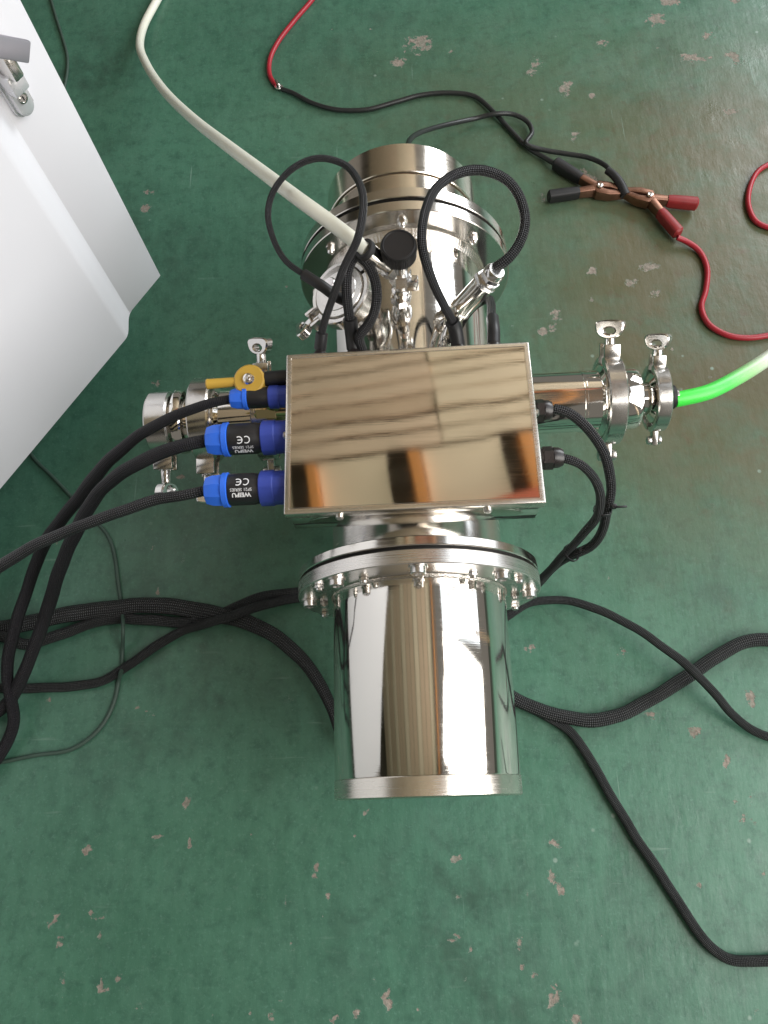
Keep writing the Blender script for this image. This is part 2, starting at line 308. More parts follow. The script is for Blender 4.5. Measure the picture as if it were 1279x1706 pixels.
PATHS = {
    'plug_small': [(-0.1973, 0.422, 0.372), (-0.2206, 0.4191, 0.37), (-0.2571, 0.4129, 0.36), (-0.2958, 0.4045, 0.345), (-0.3269, 0.3975, 0.325), (-0.3701, 0.3846, 0.29), (-0.4091, 0.3715, 0.25), (-0.4541, 0.3549, 0.205), (-0.4973, 0.3338, 0.16), (-0.5382, 0.2957, 0.11), (-0.5718, 0.2319, 0.07), (-0.5861, 0.1816, 0.045), (-0.5787, 0.1187, 0.025), (-0.5934, 0.0806, 0.016), (-0.6263, 0.0417, 0.014), (-0.8013, -0.0083, 0.009), (-0.9763, -0.0583, 0.009)],
    'plug_mid': [(-0.221, 0.3723, 0.372), (-0.2446, 0.3694, 0.37), (-0.2743, 0.367, 0.36), (-0.3094, 0.3602, 0.345), (-0.3479, 0.3543, 0.315), (-0.3868, 0.3447, 0.275), (-0.4233, 0.3259, 0.23), (-0.4666, 0.2944, 0.17), (-0.5149, 0.2495, 0.1), (-0.5548, 0.1865, 0.055), (-0.589, 0.1481, 0.025), (-0.6306, 0.1231, 0.014), (-0.8056, 0.0931, 0.01), (-0.9806, 0.0631, 0.01)],
    'plug_low': [(-0.2193, 0.3135, 0.372), (-0.241, 0.3106, 0.37), (-0.276, 0.3092, 0.362), (-0.3151, 0.3017, 0.352), (-0.356, 0.2955, 0.34), (-0.3957, 0.2891, 0.325), (-0.4359, 0.2788, 0.31), (-0.479, 0.2639, 0.29), (-0.5296, 0.2427, 0.27), (-0.7, 0.21, 0.14), (-0.8, 0.19, 0.05), (-0.95, 0.17, 0.008), (-1.15, 0.16, 0.008)],
    'floor_d': [(-1.1787, 0.3035, 0.012), (-0.9287, 0.2785, 0.012), (-0.6787, 0.2535, 0.014), (-0.6241, 0.2559, 0.014), (-0.5702, 0.2638, 0.014), (-0.5167, 0.2744, 0.014), (-0.4624, 0.2795, 0.014), (-0.408, 0.2818, 0.014), (-0.3532, 0.2768, 0.014), (-0.3075, 0.2668, 0.014), (-0.2642, 0.2529, 0.024), (-0.2236, 0.2349, 0.026), (-0.1855, 0.2091, 0.016), (-0.151, 0.1697, 0.012), (-0.128, 0.1229, 0.011), (-0.1048, 0.0733, 0.011), (0.02, 0.02, 0.01)],
    'floor_e': [(-1.1738, 0.2749, 0.016), (-0.9238, 0.2599, 0.016), (-0.6738, 0.2449, 0.02), (-0.6189, 0.2428, 0.02), (-0.5801, 0.2296, 0.016), (-0.5502, 0.2383, 0.011), (-0.5292, 0.2456, 0.011), (-0.4684, 0.263, 0.011), (-0.4046, 0.2605, 0.011), (-0.3437, 0.2553, 0.011), (-0.3079, 0.2593, 0.011), (-0.2814, 0.2691, 0.011), (-0.2342, 0.2873, 0.011), (-0.1748, 0.294, 0.011), (-0.1199, 0.2935, 0.011), (0.0, 0.23, 0.01), (0.05, 0.24, 0.01)],
    'floor_f': [(-1.1677, 0.1899, 0.008), (-0.9177, 0.1799, 0.008), (-0.6677, 0.1699, 0.009), (-0.6137, 0.1689, 0.009), (-0.5554, 0.1668, 0.009), (-0.4977, 0.1673, 0.009), (-0.4603, 0.1746, 0.009), (-0.4233, 0.1966, 0.009), (-0.3869, 0.2216, 0.009), (-0.3491, 0.2412, 0.011), (-0.3067, 0.2479, 0.03), (-0.2711, 0.2565, 0.033), (-0.2311, 0.2712, 0.024), (-0.1747, 0.2848, 0.011), (-0.1201, 0.2928, 0.01), (0.0, 0.215, 0.009), (0.05, 0.205, 0.009)],
    'thin_wire': [(-0.838, 2.1731, 0.003), (-0.788, 1.9231, 0.003), (-0.738, 1.6731, 0.003), (-0.7154, 1.5974, 0.003), (-0.6909, 1.524, 0.003), (-0.6669, 1.4494, 0.003), (-0.6613, 1.402, 0.003), (-0.6635, 1.3369, 0.003), (-0.6772, 1.213, 0.003), (-0.6876, 0.9838, 0.003), (-0.6862, 0.7771, 0.003), (-0.6542, 0.6111, 0.003), (-0.6233, 0.5488, 0.003), (-0.5773, 0.5016, 0.003), (-0.5217, 0.4439, 0.003), (-0.4807, 0.4017, 0.003), (-0.4664, 0.3715, 0.003), (-0.4552, 0.323, 0.003), (-0.4453, 0.2802, 0.004), (-0.4311, 0.2511, 0.03), (-0.4299, 0.2378, 0.03), (-0.4386, 0.2165, 0.004), (-0.4364, 0.1915, 0.006), (-0.4318, 0.1813, 0.0205), (-0.4401, 0.1754, 0.004), (-0.4445, 0.1431, 0.003), (-0.4628, 0.106, 0.003), (-0.4991, 0.08, 0.003), (-0.5504, 0.0735, 0.003), (-0.6015, 0.0653, 0.003), (-0.6358, 0.0623, 0.003), (-0.8858, 0.0373, 0.003), (-1.1358, 0.0123, 0.003)],
    'right_i': [(0.1562, 0.3901, 0.372), (0.1662, 0.3873, 0.372), (0.1774, 0.3812, 0.37), (0.195, 0.3655, 0.362), (0.2086, 0.3461, 0.35), (0.216, 0.3281, 0.335), (0.2192, 0.3136, 0.318), (0.2169, 0.2977, 0.298), (0.2173, 0.286, 0.27), (0.2104, 0.2756, 0.24), (0.1933, 0.2722, 0.215), (0.1769, 0.2704, 0.18), (0.1586, 0.2605, 0.13), (0.128, 0.2454, 0.07), (0.0882, 0.2304, 0.03), (0.02, 0.2, 0.01), (-0.05, 0.205, 0.009)],
    'right_j': [(0.1576, 0.3317, 0.372), (0.1661, 0.3291, 0.372), (0.1777, 0.3239, 0.37), (0.1921, 0.3139, 0.358), (0.2018, 0.3028, 0.338), (0.2047, 0.293, 0.312), (0.1979, 0.2839, 0.27), (0.1838, 0.2741, 0.225), (0.1582, 0.2599, 0.15), (0.1275, 0.2515, 0.08), (0.0845, 0.2392, 0.03), (0.02, 0.225, 0.01), (-0.05, 0.235, 0.009)],
    'right_k': [(-0.03, 0.15, 0.008), (0.03, 0.155, 0.01), (0.078, 0.1983, 0.02), (0.1064, 0.2265, 0.012), (0.1325, 0.2462, 0.01), (0.1618, 0.262, 0.01), (0.1968, 0.2663, 0.012), (0.2293, 0.2594, 0.02), (0.2596, 0.2434, 0.03), (0.296, 0.2182, 0.04), (0.3314, 0.1881, 0.045), (0.3654, 0.1565, 0.045), (0.3966, 0.1221, 0.035), (0.4204, 0.0949, 0.022), (0.4443, 0.0759, 0.013), (0.4684, 0.0643, 0.011), (0.5124, 0.0535, 0.011), (0.8124, 0.0385, 0.009), (1.1124, 0.0235, 0.009)],
    'right_l': [(-0.03, 0.07, 0.01), (0.0852, 0.1738, 0.012), (0.1125, 0.1434, 0.012), (0.1336, 0.1253, 0.012), (0.1639, 0.1103, 0.012), (0.1958, 0.0995, 0.012), (0.2322, 0.0942, 0.012), (0.27, 0.1002, 0.012), (0.3136, 0.1182, 0.012), (0.3584, 0.1412, 0.012), (0.4041, 0.1685, 0.013), (0.4442, 0.1892, 0.016), (0.4736, 0.1953, 0.018), (0.4982, 0.1935, 0.018), (0.5459, 0.1849, 0.018), (0.8459, 0.1749, 0.012), (1.1459, 0.1649, 0.012)],
    'right_m': [(-0.04, 0.095, 0.008), (0.02, 0.09, 0.008), (0.1241, 0.1269, 0.008), (0.1522, 0.1136, 0.008), (0.1758, 0.0998, 0.008), (0.1989, 0.0837, 0.008), (0.2179, 0.0569, 0.008), (0.2423, 0.0066, 0.008), (0.2731, -0.0574, 0.008), (0.3037, -0.1117, 0.008), (0.3271, -0.1542, 0.008), (0.348, -0.1848, 0.008), (0.3657, -0.197, 0.008), (0.3856, -0.2007, 0.008), (0.4186, -0.2007, 0.008), (0.4601, -0.195, 0.008), (0.7601, -0.17, 0.008), (1.0601, -0.145, 0.008)],
    'hose_white': [(-0.0363, 0.539, 0.462), (-0.0494, 0.5531, 0.462), (-0.0717, 0.5777, 0.46), (-0.1089, 0.6202, 0.452), (-0.1605, 0.708, 0.405), (-0.2263, 0.8277, 0.335), (-0.3083, 0.9808, 0.245), (-0.3985, 1.1593, 0.15), (-0.4656, 1.3133, 0.08), (-0.4974, 1.4075, 0.045), (-0.505, 1.4976, 0.02), (-0.4874, 1.583, 0.01), (-0.4577, 1.6712, 0.01), (-0.3077, 1.9712, 0.01), (-0.1577, 2.2712, 0.01)],
    'hose_green': [(0.3366, 0.4631, 0.24), (0.3489, 0.4649, 0.24), (0.3809, 0.4728, 0.238), (0.4268, 0.4978, 0.228), (0.4787, 0.5335, 0.21), (0.5397, 0.5805, 0.185), (0.6115, 0.6445, 0.15), (0.8365, 0.8195, 0.03), (1.0615, 0.9945, 0.03)],
    'red_p': [(0.1198, 1.9669, 0.005), (-0.0052, 1.7919, 0.005), (-0.1302, 1.6169, 0.005), (-0.1616, 1.5573, 0.005), (-0.1985, 1.4997, 0.005), (-0.232, 1.4399, 0.005), (-0.2468, 1.3914, 0.005), (-0.2446, 1.3488, 0.005), (-0.2309, 1.3219, 0.005)],
    'black_q': [(-0.221, 1.312, 0.006), (-0.2019, 1.3023, 0.006), (-0.1604, 1.2705, 0.006), (-0.1137, 1.2495, 0.006), (-0.0557, 1.2444, 0.006), (0.0027, 1.2594, 0.006), (0.0496, 1.2723, 0.006), (0.1076, 1.2734, 0.006), (0.1529, 1.2602, 0.006), (0.1892, 1.2116, 0.007), (0.2121, 1.1734, 0.006), (0.2434, 1.124, 0.006), (0.2682, 1.0984, 0.008), (0.292, 1.0712, 0.012)],
    'black_r': [(0.018, 0.9675, 0.18), (0.0211, 1.0109, 0.15), (0.0419, 1.0896, 0.09), (0.0887, 1.1561, 0.04), (0.1482, 1.1976, 0.012), (0.1886, 1.2006, 0.017), (0.2218, 1.2018, 0.012), (0.2463, 1.184, 0.01), (0.2522, 1.1548, 0.012), (0.2375, 1.1232, 0.017), (0.2689, 1.1114, 0.012), (0.3066, 1.1018, 0.01), (0.3481, 1.0865, 0.012), (0.3732, 1.0583, 0.02), (0.383, 1.0296, 0.026)],
    'red_s': [(0.4771, 0.8958, 0.014), (0.4918, 0.8904, 0.01), (0.5117, 0.8731, 0.006), (0.5203, 0.8381, 0.005), (0.5099, 0.7896, 0.005), (0.4975, 0.7579, 0.005), (0.5036, 0.7244, 0.005), (0.5289, 0.7018, 0.005), (0.5615, 0.6939, 0.005), (0.6161, 0.6997, 0.005), (0.6664, 0.7081, 0.005), (0.9164, 0.7581, 0.005), (1.1664, 0.8081, 0.005)],
    'red_t': [(1.2126, 1.1655, 0.005), (0.9626, 1.1155, 0.005), (0.7126, 1.0655, 0.005), (0.6732, 1.0547, 0.005), (0.6453, 1.0375, 0.005), (0.6232, 0.9995, 0.005), (0.6145, 0.96, 0.005), (0.6215, 0.9265, 0.005), (0.6489, 0.9089, 0.005), (0.6884, 0.9022, 0.005), (0.9384, 0.8522, 0.005), (1.1884, 0.8022, 0.005)],
    'loop_left': [(-0.0634, 0.5217, 0.4), (-0.0739, 0.5187, 0.415), (-0.0872, 0.5248, 0.425), (-0.1082, 0.539, 0.43), (-0.125, 0.5513, 0.437), (-0.1385, 0.5745, 0.445), (-0.1435, 0.6005, 0.453), (-0.1371, 0.6248, 0.462), (-0.1195, 0.6449, 0.47), (-0.0991, 0.6526, 0.475), (-0.0788, 0.6493, 0.48), (-0.0557, 0.6326, 0.485), (-0.0417, 0.6064, 0.49), (-0.0364, 0.5764, 0.493), (-0.0381, 0.5535, 0.493), (-0.0452, 0.5344, 0.485), (-0.0574, 0.5227, 0.468), (-0.07, 0.511, 0.445), (-0.0836, 0.5012, 0.412), (-0.0936, 0.4928, 0.385), (-0.0973, 0.4801, 0.372)],
    'loop_mid': [(-0.0591, 0.4778, 0.372), (-0.0598, 0.4907, 0.385), (-0.0606, 0.505, 0.41), (-0.0607, 0.5178, 0.435), (-0.0565, 0.5292, 0.45), (-0.0483, 0.5378, 0.455), (-0.0385, 0.5326, 0.452), (-0.0317, 0.5214, 0.443), (-0.029, 0.5063, 0.43), (-0.0328, 0.4958, 0.415), (-0.0426, 0.4874, 0.4), (-0.0514, 0.4829, 0.39), (-0.0496, 0.4772, 0.372)],
    'loop_right': [(0.0994, 0.5364, 0.425), (0.1085, 0.5374, 0.432), (0.1202, 0.5459, 0.438), (0.1296, 0.5592, 0.445), (0.1342, 0.5767, 0.452), (0.129, 0.5996, 0.46), (0.1146, 0.6186, 0.467), (0.0933, 0.6289, 0.47), (0.0685, 0.6245, 0.474), (0.0472, 0.6112, 0.476), (0.0313, 0.5865, 0.478), (0.0231, 0.557, 0.475), (0.0231, 0.5333, 0.462), (0.0312, 0.5155, 0.44), (0.0449, 0.4981, 0.41), (0.0549, 0.4892, 0.388), (0.0586, 0.4752, 0.372)],
    'back_right': [(0.0983, 0.4759, 0.372), (0.0993, 0.4903, 0.374), (0.1005, 0.5139, 0.365), (0.1052, 0.5566, 0.33), (0.1104, 0.6137, 0.26), (0.1096, 0.6613, 0.18), (0.0947, 0.6512, 0.12), (0.0766, 0.6099, 0.05)],
}
CHIPS = [
    (0.053, 1.419, 0.0265, 0.0249, 0),
    (0.012, 1.372, 0.0131, 0.0114, 0),
    (0.273, 1.337, 0.0140, 0.0319, -30),
    (0.330, 1.272, 0.0125, 0.0232, -20),
    (0.331, 1.155, 0.0100, 0.0132, 0),
    (0.527, 1.441, 0.0199, 0.0184, 10),
    (0.410, 1.386, 0.0128, 0.0123, 0),
    (0.623, 1.382, 0.0143, 0.0147, 20),
    (0.659, 1.328, 0.0237, 0.0239, 0),
    (0.571, 1.333, 0.0284, 0.0096, 10),
    (0.599, 1.326, 0.0227, 0.0080, 0),
    (0.625, 1.189, 0.0137, 0.0120, 0),
    (0.561, 1.488, 0.0142, 0.0120, 0),
    (0.689, 1.476, 0.0105, 0.0085, 0),
    (0.376, 1.249, 0.0045, 0.0077, 0),
    (-0.472, 1.082, 0.0127, 0.0094, -20),
    (-0.472, 1.044, 0.0069, 0.0085, 0),
    (0.255, 0.758, 0.0111, 0.0096, 0),
    (0.235, 0.733, 0.0160, 0.0095, 25),
    (0.319, 0.788, 0.0076, 0.0073, 0),
    (0.346, 1.047, 0.0140, 0.0278, 20),
    (0.261, 1.012, 0.0075, 0.0068, 0),
    (-0.422, 0.668, 0.0083, 0.0070, 0),
    (-0.372, 0.495, 0.0078, 0.0047, 0),
    (-0.358, 0.353, 0.0042, 0.0044, 0),
    (-0.394, 0.302, 0.0028, 0.0094, 0),
    (-0.401, 0.131, 0.0264, 0.0042, -30),
    (-0.408, 0.284, 0.0046, 0.0037, 0),
    (-0.406, 0.375, 0.0043, 0.0059, 0),
    (-0.150, -0.083, 0.0048, 0.0153, -20),
    (-0.135, -0.118, 0.0040, 0.0057, 0),
    (-0.140, -0.139, 0.0032, 0.0063, 0),
    (-0.192, -0.121, 0.0048, 0.0078, 0),
    (-0.183, -0.173, 0.0055, 0.0069, 0),
    (-0.500, -0.138, 0.0032, 0.0143, -35),
    (-0.488, -0.160, 0.0036, 0.0120, 0),
    (-0.481, -0.211, 0.0055, 0.0211, 0),
    (-0.444, -0.133, 0.0122, 0.0021, -10),
    (-0.464, -0.052, 0.0058, 0.0061, 0),
    (-0.431, -0.212, 0.0039, 0.0061, 0),
    (-0.423, -0.222, 0.0086, 0.0047, 0),
    (-0.408, -0.206, 0.0047, 0.0041, 0),
    (-0.391, -0.223, 0.0035, 0.0030, 0),
    (-0.378, -0.238, 0.0054, 0.0046, 0),
    (-0.366, -0.039, 0.0166, 0.0023, 0),
    (-0.322, -0.044, 0.0029, 0.0098, 0),
    (-0.331, 0.006, 0.0050, 0.0101, 0),
    (-0.064, -0.236, 0.0045, 0.0157, 25),
    (-0.095, -0.251, 0.0151, 0.0039, -15),
    (-0.129, -0.256, 0.0076, 0.0045, 0),
    (-0.208, -0.256, 0.0038, 0.0084, 0),
    (-0.235, -0.246, 0.0046, 0.0072, 0),
    (-0.281, -0.248, 0.0038, 0.0039, 0),
    (0.030, -0.169, 0.0100, 0.0048, 30),
    (0.047, -0.183, 0.0053, 0.0068, 0),
    (0.168, -0.061, 0.0103, 0.0051, 0),
    (0.191, -0.092, 0.0070, 0.0050, -20),
    (0.159, -0.099, 0.0047, 0.0057, 0),
    (0.131, -0.118, 0.0085, 0.0039, 15),
    (0.170, -0.116, 0.0035, 0.0057, 0),
    (0.192, -0.131, 0.0046, 0.0035, 0),
    (0.037, -0.119, 0.0035, 0.0042, 0),
    (0.036, -0.076, 0.0071, 0.0033, 0),
    (0.110, -0.176, 0.0046, 0.0061, 0),
    (0.126, -0.211, 0.0083, 0.0033, 20),
    (0.150, -0.183, 0.0038, 0.0030, 0),
    (0.112, -0.203, 0.0030, 0.0040, 0),
    (0.214, -0.168, 0.0030, 0.0041, 0),
    (0.422, -0.036, 0.0117, 0.0082, 0),
    (0.412, -0.016, 0.0055, 0.0053, 0),
    (0.432, -0.014, 0.0039, 0.0038, 0),
    (0.372, 0.076, 0.0114, 0.0089, 0),
    (0.409, 0.036, 0.0048, 0.0094, 0),
    (0.457, 0.116, 0.0065, 0.0116, 0),
    (0.317, 0.101, 0.0115, 0.0049, -20),
    (0.288, 0.185, 0.0059, 0.0121, -20),
    (0.157, 0.199, 0.0052, 0.0035, 0),
    (0.150, -0.236, 0.0104, 0.0130, 0),
    (0.173, -0.262, 0.0125, 0.0064, 0),
    (-0.060, -0.229, 0.0053, 0.0046, 0),
    (0.348, -0.116, 0.0031, 0.0035, 0),
    (0.300, -0.200, 0.0030, 0.0027, 0),
    (0.259, -0.222, 0.0037, 0.0026, 0),
    (0.434, -0.104, 0.0038, 0.0043, 0),
    (0.039, -0.214, 0.0030, 0.0026, 0),
    (0.029, -0.250, 0.0052, 0.0029, 0),
    (-0.099, -0.046, 0.0032, 0.0060, 0),
    (-0.343, 0.509, 0.0044, 0.0048, 0),
    (0.390, 0.820, 0.0111, 0.0074, 0),
    (0.426, 0.793, 0.0150, 0.0086, 0),
    (0.327, 0.849, 0.0072, 0.0088, 0),
    (0.425, 0.849, 0.0204, 0.0076, 0),
]

# ------------------------------------------------------------------ floor: green painted concrete, worn through in patches
def floor_material():
    m = bpy.data.materials.new('worn_green_floor_paint'); m.use_nodes = True; n, l = nodes(m); b = n['Principled BSDF']
    tc = n.new('ShaderNodeTexCoord')
    def noise(sc, det=5, rough=.55, vec=None):
        t = n.new('ShaderNodeTexNoise'); t.inputs['Scale'].default_value = sc; t.inputs['Detail'].default_value = det; t.inputs['Roughness'].default_value = rough
        l.new(vec or tc.outputs['Object'], t.inputs['Vector']); return t.outputs['Fac']
    def rng(x, a, c, d=0.0, e=1.0):
        q = n.new('ShaderNodeMapRange'); q.inputs[1].default_value = a; q.inputs[2].default_value = c; q.inputs[3].default_value = d; q.inputs[4].default_value = e
        l.new(x, q.inputs[0]); return q.outputs[0]
    def mix(fac, a, c):
        q = n.new('ShaderNodeMix'); q.data_type = 'RGBA'; l.new(fac, q.inputs[0])
        for s, i in ((a, 6), (c, 7)):
            if isinstance(s, tuple): q.inputs[i].default_value = (*s, 1)
            else: l.new(s, q.inputs[i])
        return q.outputs[2]
    def math2(o_, a, c):
        q = n.new('ShaderNodeMath'); q.operation = o_
        for s, i in ((a, 0), (c, 1)):
            if isinstance(s, (int, float)): q.inputs[i].default_value = s
            else: l.new(s, q.inputs[i])
        return q.outputs[0]
    def attr(nm):
        a = n.new('ShaderNodeAttribute'); a.attribute_name = nm; return a.outputs['Fac']
    mp = n.new('ShaderNodeMapping'); mp.inputs['Scale'].default_value = (55, 14, 1); mp.inputs['Rotation'].default_value = (0, 0, R(9)); l.new(tc.outputs['Object'], mp.inputs['Vector'])
    streak = noise(1.0, 6, .62, mp.outputs[0])
    g = mix(rng(noise(3.2, 6), .32, .68), (0.044, 0.134, 0.086), (0.074, 0.196, 0.132))
    g = mix(rng(noise(1.3, 4), .40, .66, 0, .55), g, (0.036, 0.098, 0.072))
    g = mix(rng(noise(11, 6, .7), .50, .70, 0, .45), g, (0.078, 0.185, 0.128))
    g = mix(rng(streak, .40, .66, 0, .55), g, (0.074, 0.195, 0.132))
    g = mix(rng(noise(46, 6, .75), .48, .68, 0, .70), g, (0.030, 0.090, 0.064))
    g = mix(rng(noise(190, 4, .7), .55, .72, 0, .60), g, (0.105, 0.235, 0.175))
    g = mix(rng(noise(75, 6, .8), .56, .70, 0, .40), g, (0.125, 0.225, 0.175))
    # dark rubbed-in smudges and pale drag marks
    g = mix(math2('MULTIPLY', rng(noise(2.6, 3), .54, .66), rng(noise(21, 5, .7), .40, .62, 0, .55)), g, (0.030, 0.062, 0.048))
    mp3 = n.new('ShaderNodeMapping'); mp3.inputs['Scale'].default_value = (7, 90, 1); mp3.inputs['Rotation'].default_value = (0, 0, R(38)); l.new(tc.outputs['Object'], mp3.inputs['Vector'])
    g = mix(math2('MULTIPLY', rng(noise(1.0, 3, .6, mp3.outputs[0]), .66, .74), rng(noise(4.5, 3), .50, .62, 0, .55)), g, (0.17, 0.27, 0.22))
    # brown-olive tint in soft patches, strongest at the right towards the clip leads
    brown_tint = math2('MULTIPLY', attr('brown_tint'), rng(noise(9, 6, .65), .25, .55, .40, 1.0))
    g = mix(brown_tint, g, (0.098, 0.092, 0.046))
    g = mix(math2('MULTIPLY', attr('brown_tint'), rng(noise(26, 5, .7), .58, .72, 0, .6)), g, (0.10, 0.062, 0.036))
    # pale scuffs and pin-prick chips
    sc = n.new('ShaderNodeTexVoronoi'); sc.inputs['Scale'].default_value = 26; l.new(tc.outputs['Object'], sc.inputs['Vector'])
    pin = math2('MULTIPLY', rng(sc.outputs['Distance'], .10, .05), rng(noise(7, 3), .55, .62))
    g = mix(math2('MULTIPLY', pin, .75), g, (0.24, 0.33, 0.28))
    w = noise(34, 6, .7); w2 = noise(110, 4, .6)
    fld = math2('ADD', attr('chip'), math2('ADD', math2('MULTIPLY', math2('SUBTRACT', w, .5), 3.4), math2('MULTIPLY', math2('SUBTRACT', w2, .5), 2.2)))
    chip = rng(fld, .42, .50)
    edge = rng(fld, .28, .42)
    g = mix(math2('MULTIPLY', edge, .5), g, (0.16, 0.23, 0.185))
    conc = mix(rng(noise(140, 4, .7), .35, .65), (0.175, 0.148, 0.122), (0.315, 0.275, 0.235))
    g = mix(math2('MULTIPLY', chip, rng(noise(60, 4, .7), .30, .52, .45, 1.0)), g, conc)
    # hairline scratches
    mp2 = n.new('ShaderNodeMapping'); mp2.inputs['Scale'].default_value = (160, 5, 1); mp2.inputs['Rotation'].default_value = (0, 0, R(-28)); l.new(tc.outputs['Object'], mp2.inputs['Vector'])
    scr = math2('MULTIPLY', rng(noise(1.0, 2, .5, mp2.outputs[0]), .735, .76), rng(noise(6, 2), .50, .6))
    g = mix(math2('MULTIPLY', scr, .55), g, (0.22, 0.33, 0.28))
    l.new(g, b.inputs['Base Color'])
    rr = rng(noise(14, 5), .3, .7, .27, .50)
    q = n.new('ShaderNodeMix'); l.new(chip, q.inputs[0]); l.new(rr, q.inputs[2]); q.inputs[3].default_value = .9; l.new(q.outputs[0], b.inputs['Roughness'])
    b.inputs['Specular IOR Level'].default_value = .42
    h = math2('ADD', math2('MULTIPLY', noise(30, 6, .6), .6), math2('MULTIPLY', streak, .5))
    h = math2('SUBTRACT', h, math2('MULTIPLY', chip, math2('ADD', math2('MULTIPLY', noise(220, 3, .6), 1.0), .5)))
    bp = n.new('ShaderNodeBump'); bp.inputs['Strength'].default_value = .55; bp.inputs['Distance'].default_value = .0022
    l.new(h, bp.inputs['Height']); l.new(bp.outputs[0], b.inputs['Normal'])
    return m
def build_floor():
    xs = np.concatenate([[-9, -5, -2.5, -1.6], np.arange(-1.15, 1.1501, .007), [1.6, 2.5, 5, 9]])
    ys = np.concatenate([[-9, -5, -2.5, -1.2], np.arange(-.5, 2.0501, .007), [2.6, 3.5, 6, 9]])
    X, Y = np.meshgrid(xs, ys); nx, ny = len(xs), len(ys)
    me = bpy.data.meshes.new('floor'); nv = nx * ny
    me.vertices.add(nv); me.vertices.foreach_set('co', np.stack([X.ravel(), Y.ravel(), np.zeros(nv)], 1).astype(np.float32).ravel())
    i = np.arange(nx - 1); j = np.arange(ny - 1); I, J = np.meshgrid(i, j); a = (J * nx + I).ravel()
    q = np.stack([a, a + 1, a + 1 + nx, a + nx], 1); nf = len(q)
    me.loops.add(nf * 4); me.loops.foreach_set('vertex_index', q.astype(np.int32).ravel())
    me.polygons.add(nf); me.polygons.foreach_set('loop_start', np.arange(0, nf * 4, 4, dtype=np.int32))
    fld = np.full(X.shape, -2.2)
    for (cx, cy, w, h, an) in CHIPS:
        pk = 1.25 - .35 * ((cx * 917.3 + cy * 331.7) % 1.0)
        if cy < .45: w *= .85; h *= .95; pk -= .16 * ((cx * 517.3 + cy * 731.7) % 1.0)
        c, s = math.cos(R(an)), math.sin(R(an)); dx, dy = X - cx, Y - cy
        u = (dx * c + dy * s) / (w * .95 + .003); v = (-dx * s + dy * c) / (h * .95 + .003)
        fld = np.maximum(fld, pk - np.sqrt(u * u + v * v) * 1.0)
    fld = np.clip(fld, -2.2, 1.2)
    rs = np.random.RandomState(5)
    for _ in range(36):
        cx, cy, w = rs.uniform(-.7, .7), rs.uniform(-.3, 1.5), rs.uniform(.0008, .0028)
        d = np.sqrt((X - cx) ** 2 + ((Y - cy)) ** 2) / (w + .003); fld = np.maximum(fld, 1.0 - d * .9)
    brown_tint = np.exp(-(((X - .66) / .38) ** 2 + ((Y - .98) / .36) ** 2)) * 1.2 + .95 * np.exp(-(((X - .52) / .28) ** 2 + ((Y - .62) / .30) ** 2)) + .35 * np.exp(-(((X - .1) / .3) ** 2 + ((Y - 1.25) / .2) ** 2)) + .25 * np.exp(-(((X + .25) / .25) ** 2 + ((Y - .45) / .25) ** 2))
    for nm, d in (('chip', fld), ('brown_tint', np.clip(brown_tint, 0, 1))):
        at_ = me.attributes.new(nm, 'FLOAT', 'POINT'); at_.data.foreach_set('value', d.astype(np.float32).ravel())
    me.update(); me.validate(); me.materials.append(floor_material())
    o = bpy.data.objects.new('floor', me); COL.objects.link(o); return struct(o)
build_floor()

# ------------------------------------------------------------------ the shed roof overhead, seen only in the polished steel
def ceiling():
    deck = struct(obj('ceiling', box((-2.1, 1.4, 3.16), (6.2, 11.8, .06)), 'ceil_dark', smooth=False))
    rot = Matrix.Rotation(R(6.6), 3, 'Z')
    def board(c, s, mat, rx=0.0, rz=True):
        rm = (rot if rz else Matrix.Identity(3)) @ Matrix.Rotation(rx, 3, 'X')
        obj('board', box(c, s, .003, rm), mat, deck, smooth=False)
    for k in range(46):                                   # boards laid across, beyond the trimmer
        d = .06 + k * .088
        cx, cy = 0.81 - math.sin(R(6.6)) * d, 1.653 + math.cos(R(6.6)) * d
        board((cx, cy, 3.02 + .006 * math.sin(k * 2.1)), (1.305, .078 - .012 * (k % 3 == 1), .02), 'ceil_cream', R(4 + 3 * math.sin(k * 1.7)))
        board((cx - 1.976, cy - .2286, 3.02 + .008 * math.sin(k * 1.3)), (2.66, .076 - .016 * (k % 4 == 1), .02), 'ceil_brown' if k % 5 == 2 else 'ceil_tan', R(7 + 4 * math.sin(k * 2.3)))
    for x0, x1 in ((-.416, -.097), (.075, .45), (.60, .85), (-.86, -.56)):
        board(((x0 + x1) / 2, 1.31 + .11 * (x0 + x1) / 2, 3.0), (x1 - x0, .48, .02), 'ceil_cream')
    for x0, w in ((-.445, .05), (.035, .06), (.56, .06)):
        obj('beam', box((x0, 1.30 + .11 * x0, 2.99), (w, .46, .10), .004, rot), 'orange', deck, smooth=False)
    obj('beam', box((.42, 1.20, 2.93), (1.0, .10, .05), .004, Matrix.Rotation(R(16), 3, 'Z')), 'red_steel', deck, smooth=False)
    for k in range(15):                                   # boards running away, right over the vessel
        x = .50 - k * .27
        obj('board', box((x, -1.6, 3.03 + .008 * math.sin(k * 1.9)), (.25, 5.1, .02), .004), 'ceil_brown' if k % 3 else 'ceil_cream', deck, smooth=False)
    for x, y, w, mt in ((1.75, .75, .05, 'ceil_tan'), (2.2, 1.55, .10, 'ceil_cream'), (1.9, -1.9, .10, 'ceil_cream'), (2.7, .35, .05, 'ceil_brown')):
        obj('post', box((x, y, 1.56), (w, w, 3.12), .004), mt, deck, smooth=False)
    obj('beam', box((1.30, .4, 2.90), (.06, 5.0, .08), .004), 'ceil_dark', deck, smooth=False)
    obj('beam', box((.74, -.8, 2.96), (.05, 5.0, .10), .004), 'orange', deck, smooth=False)
ceiling()

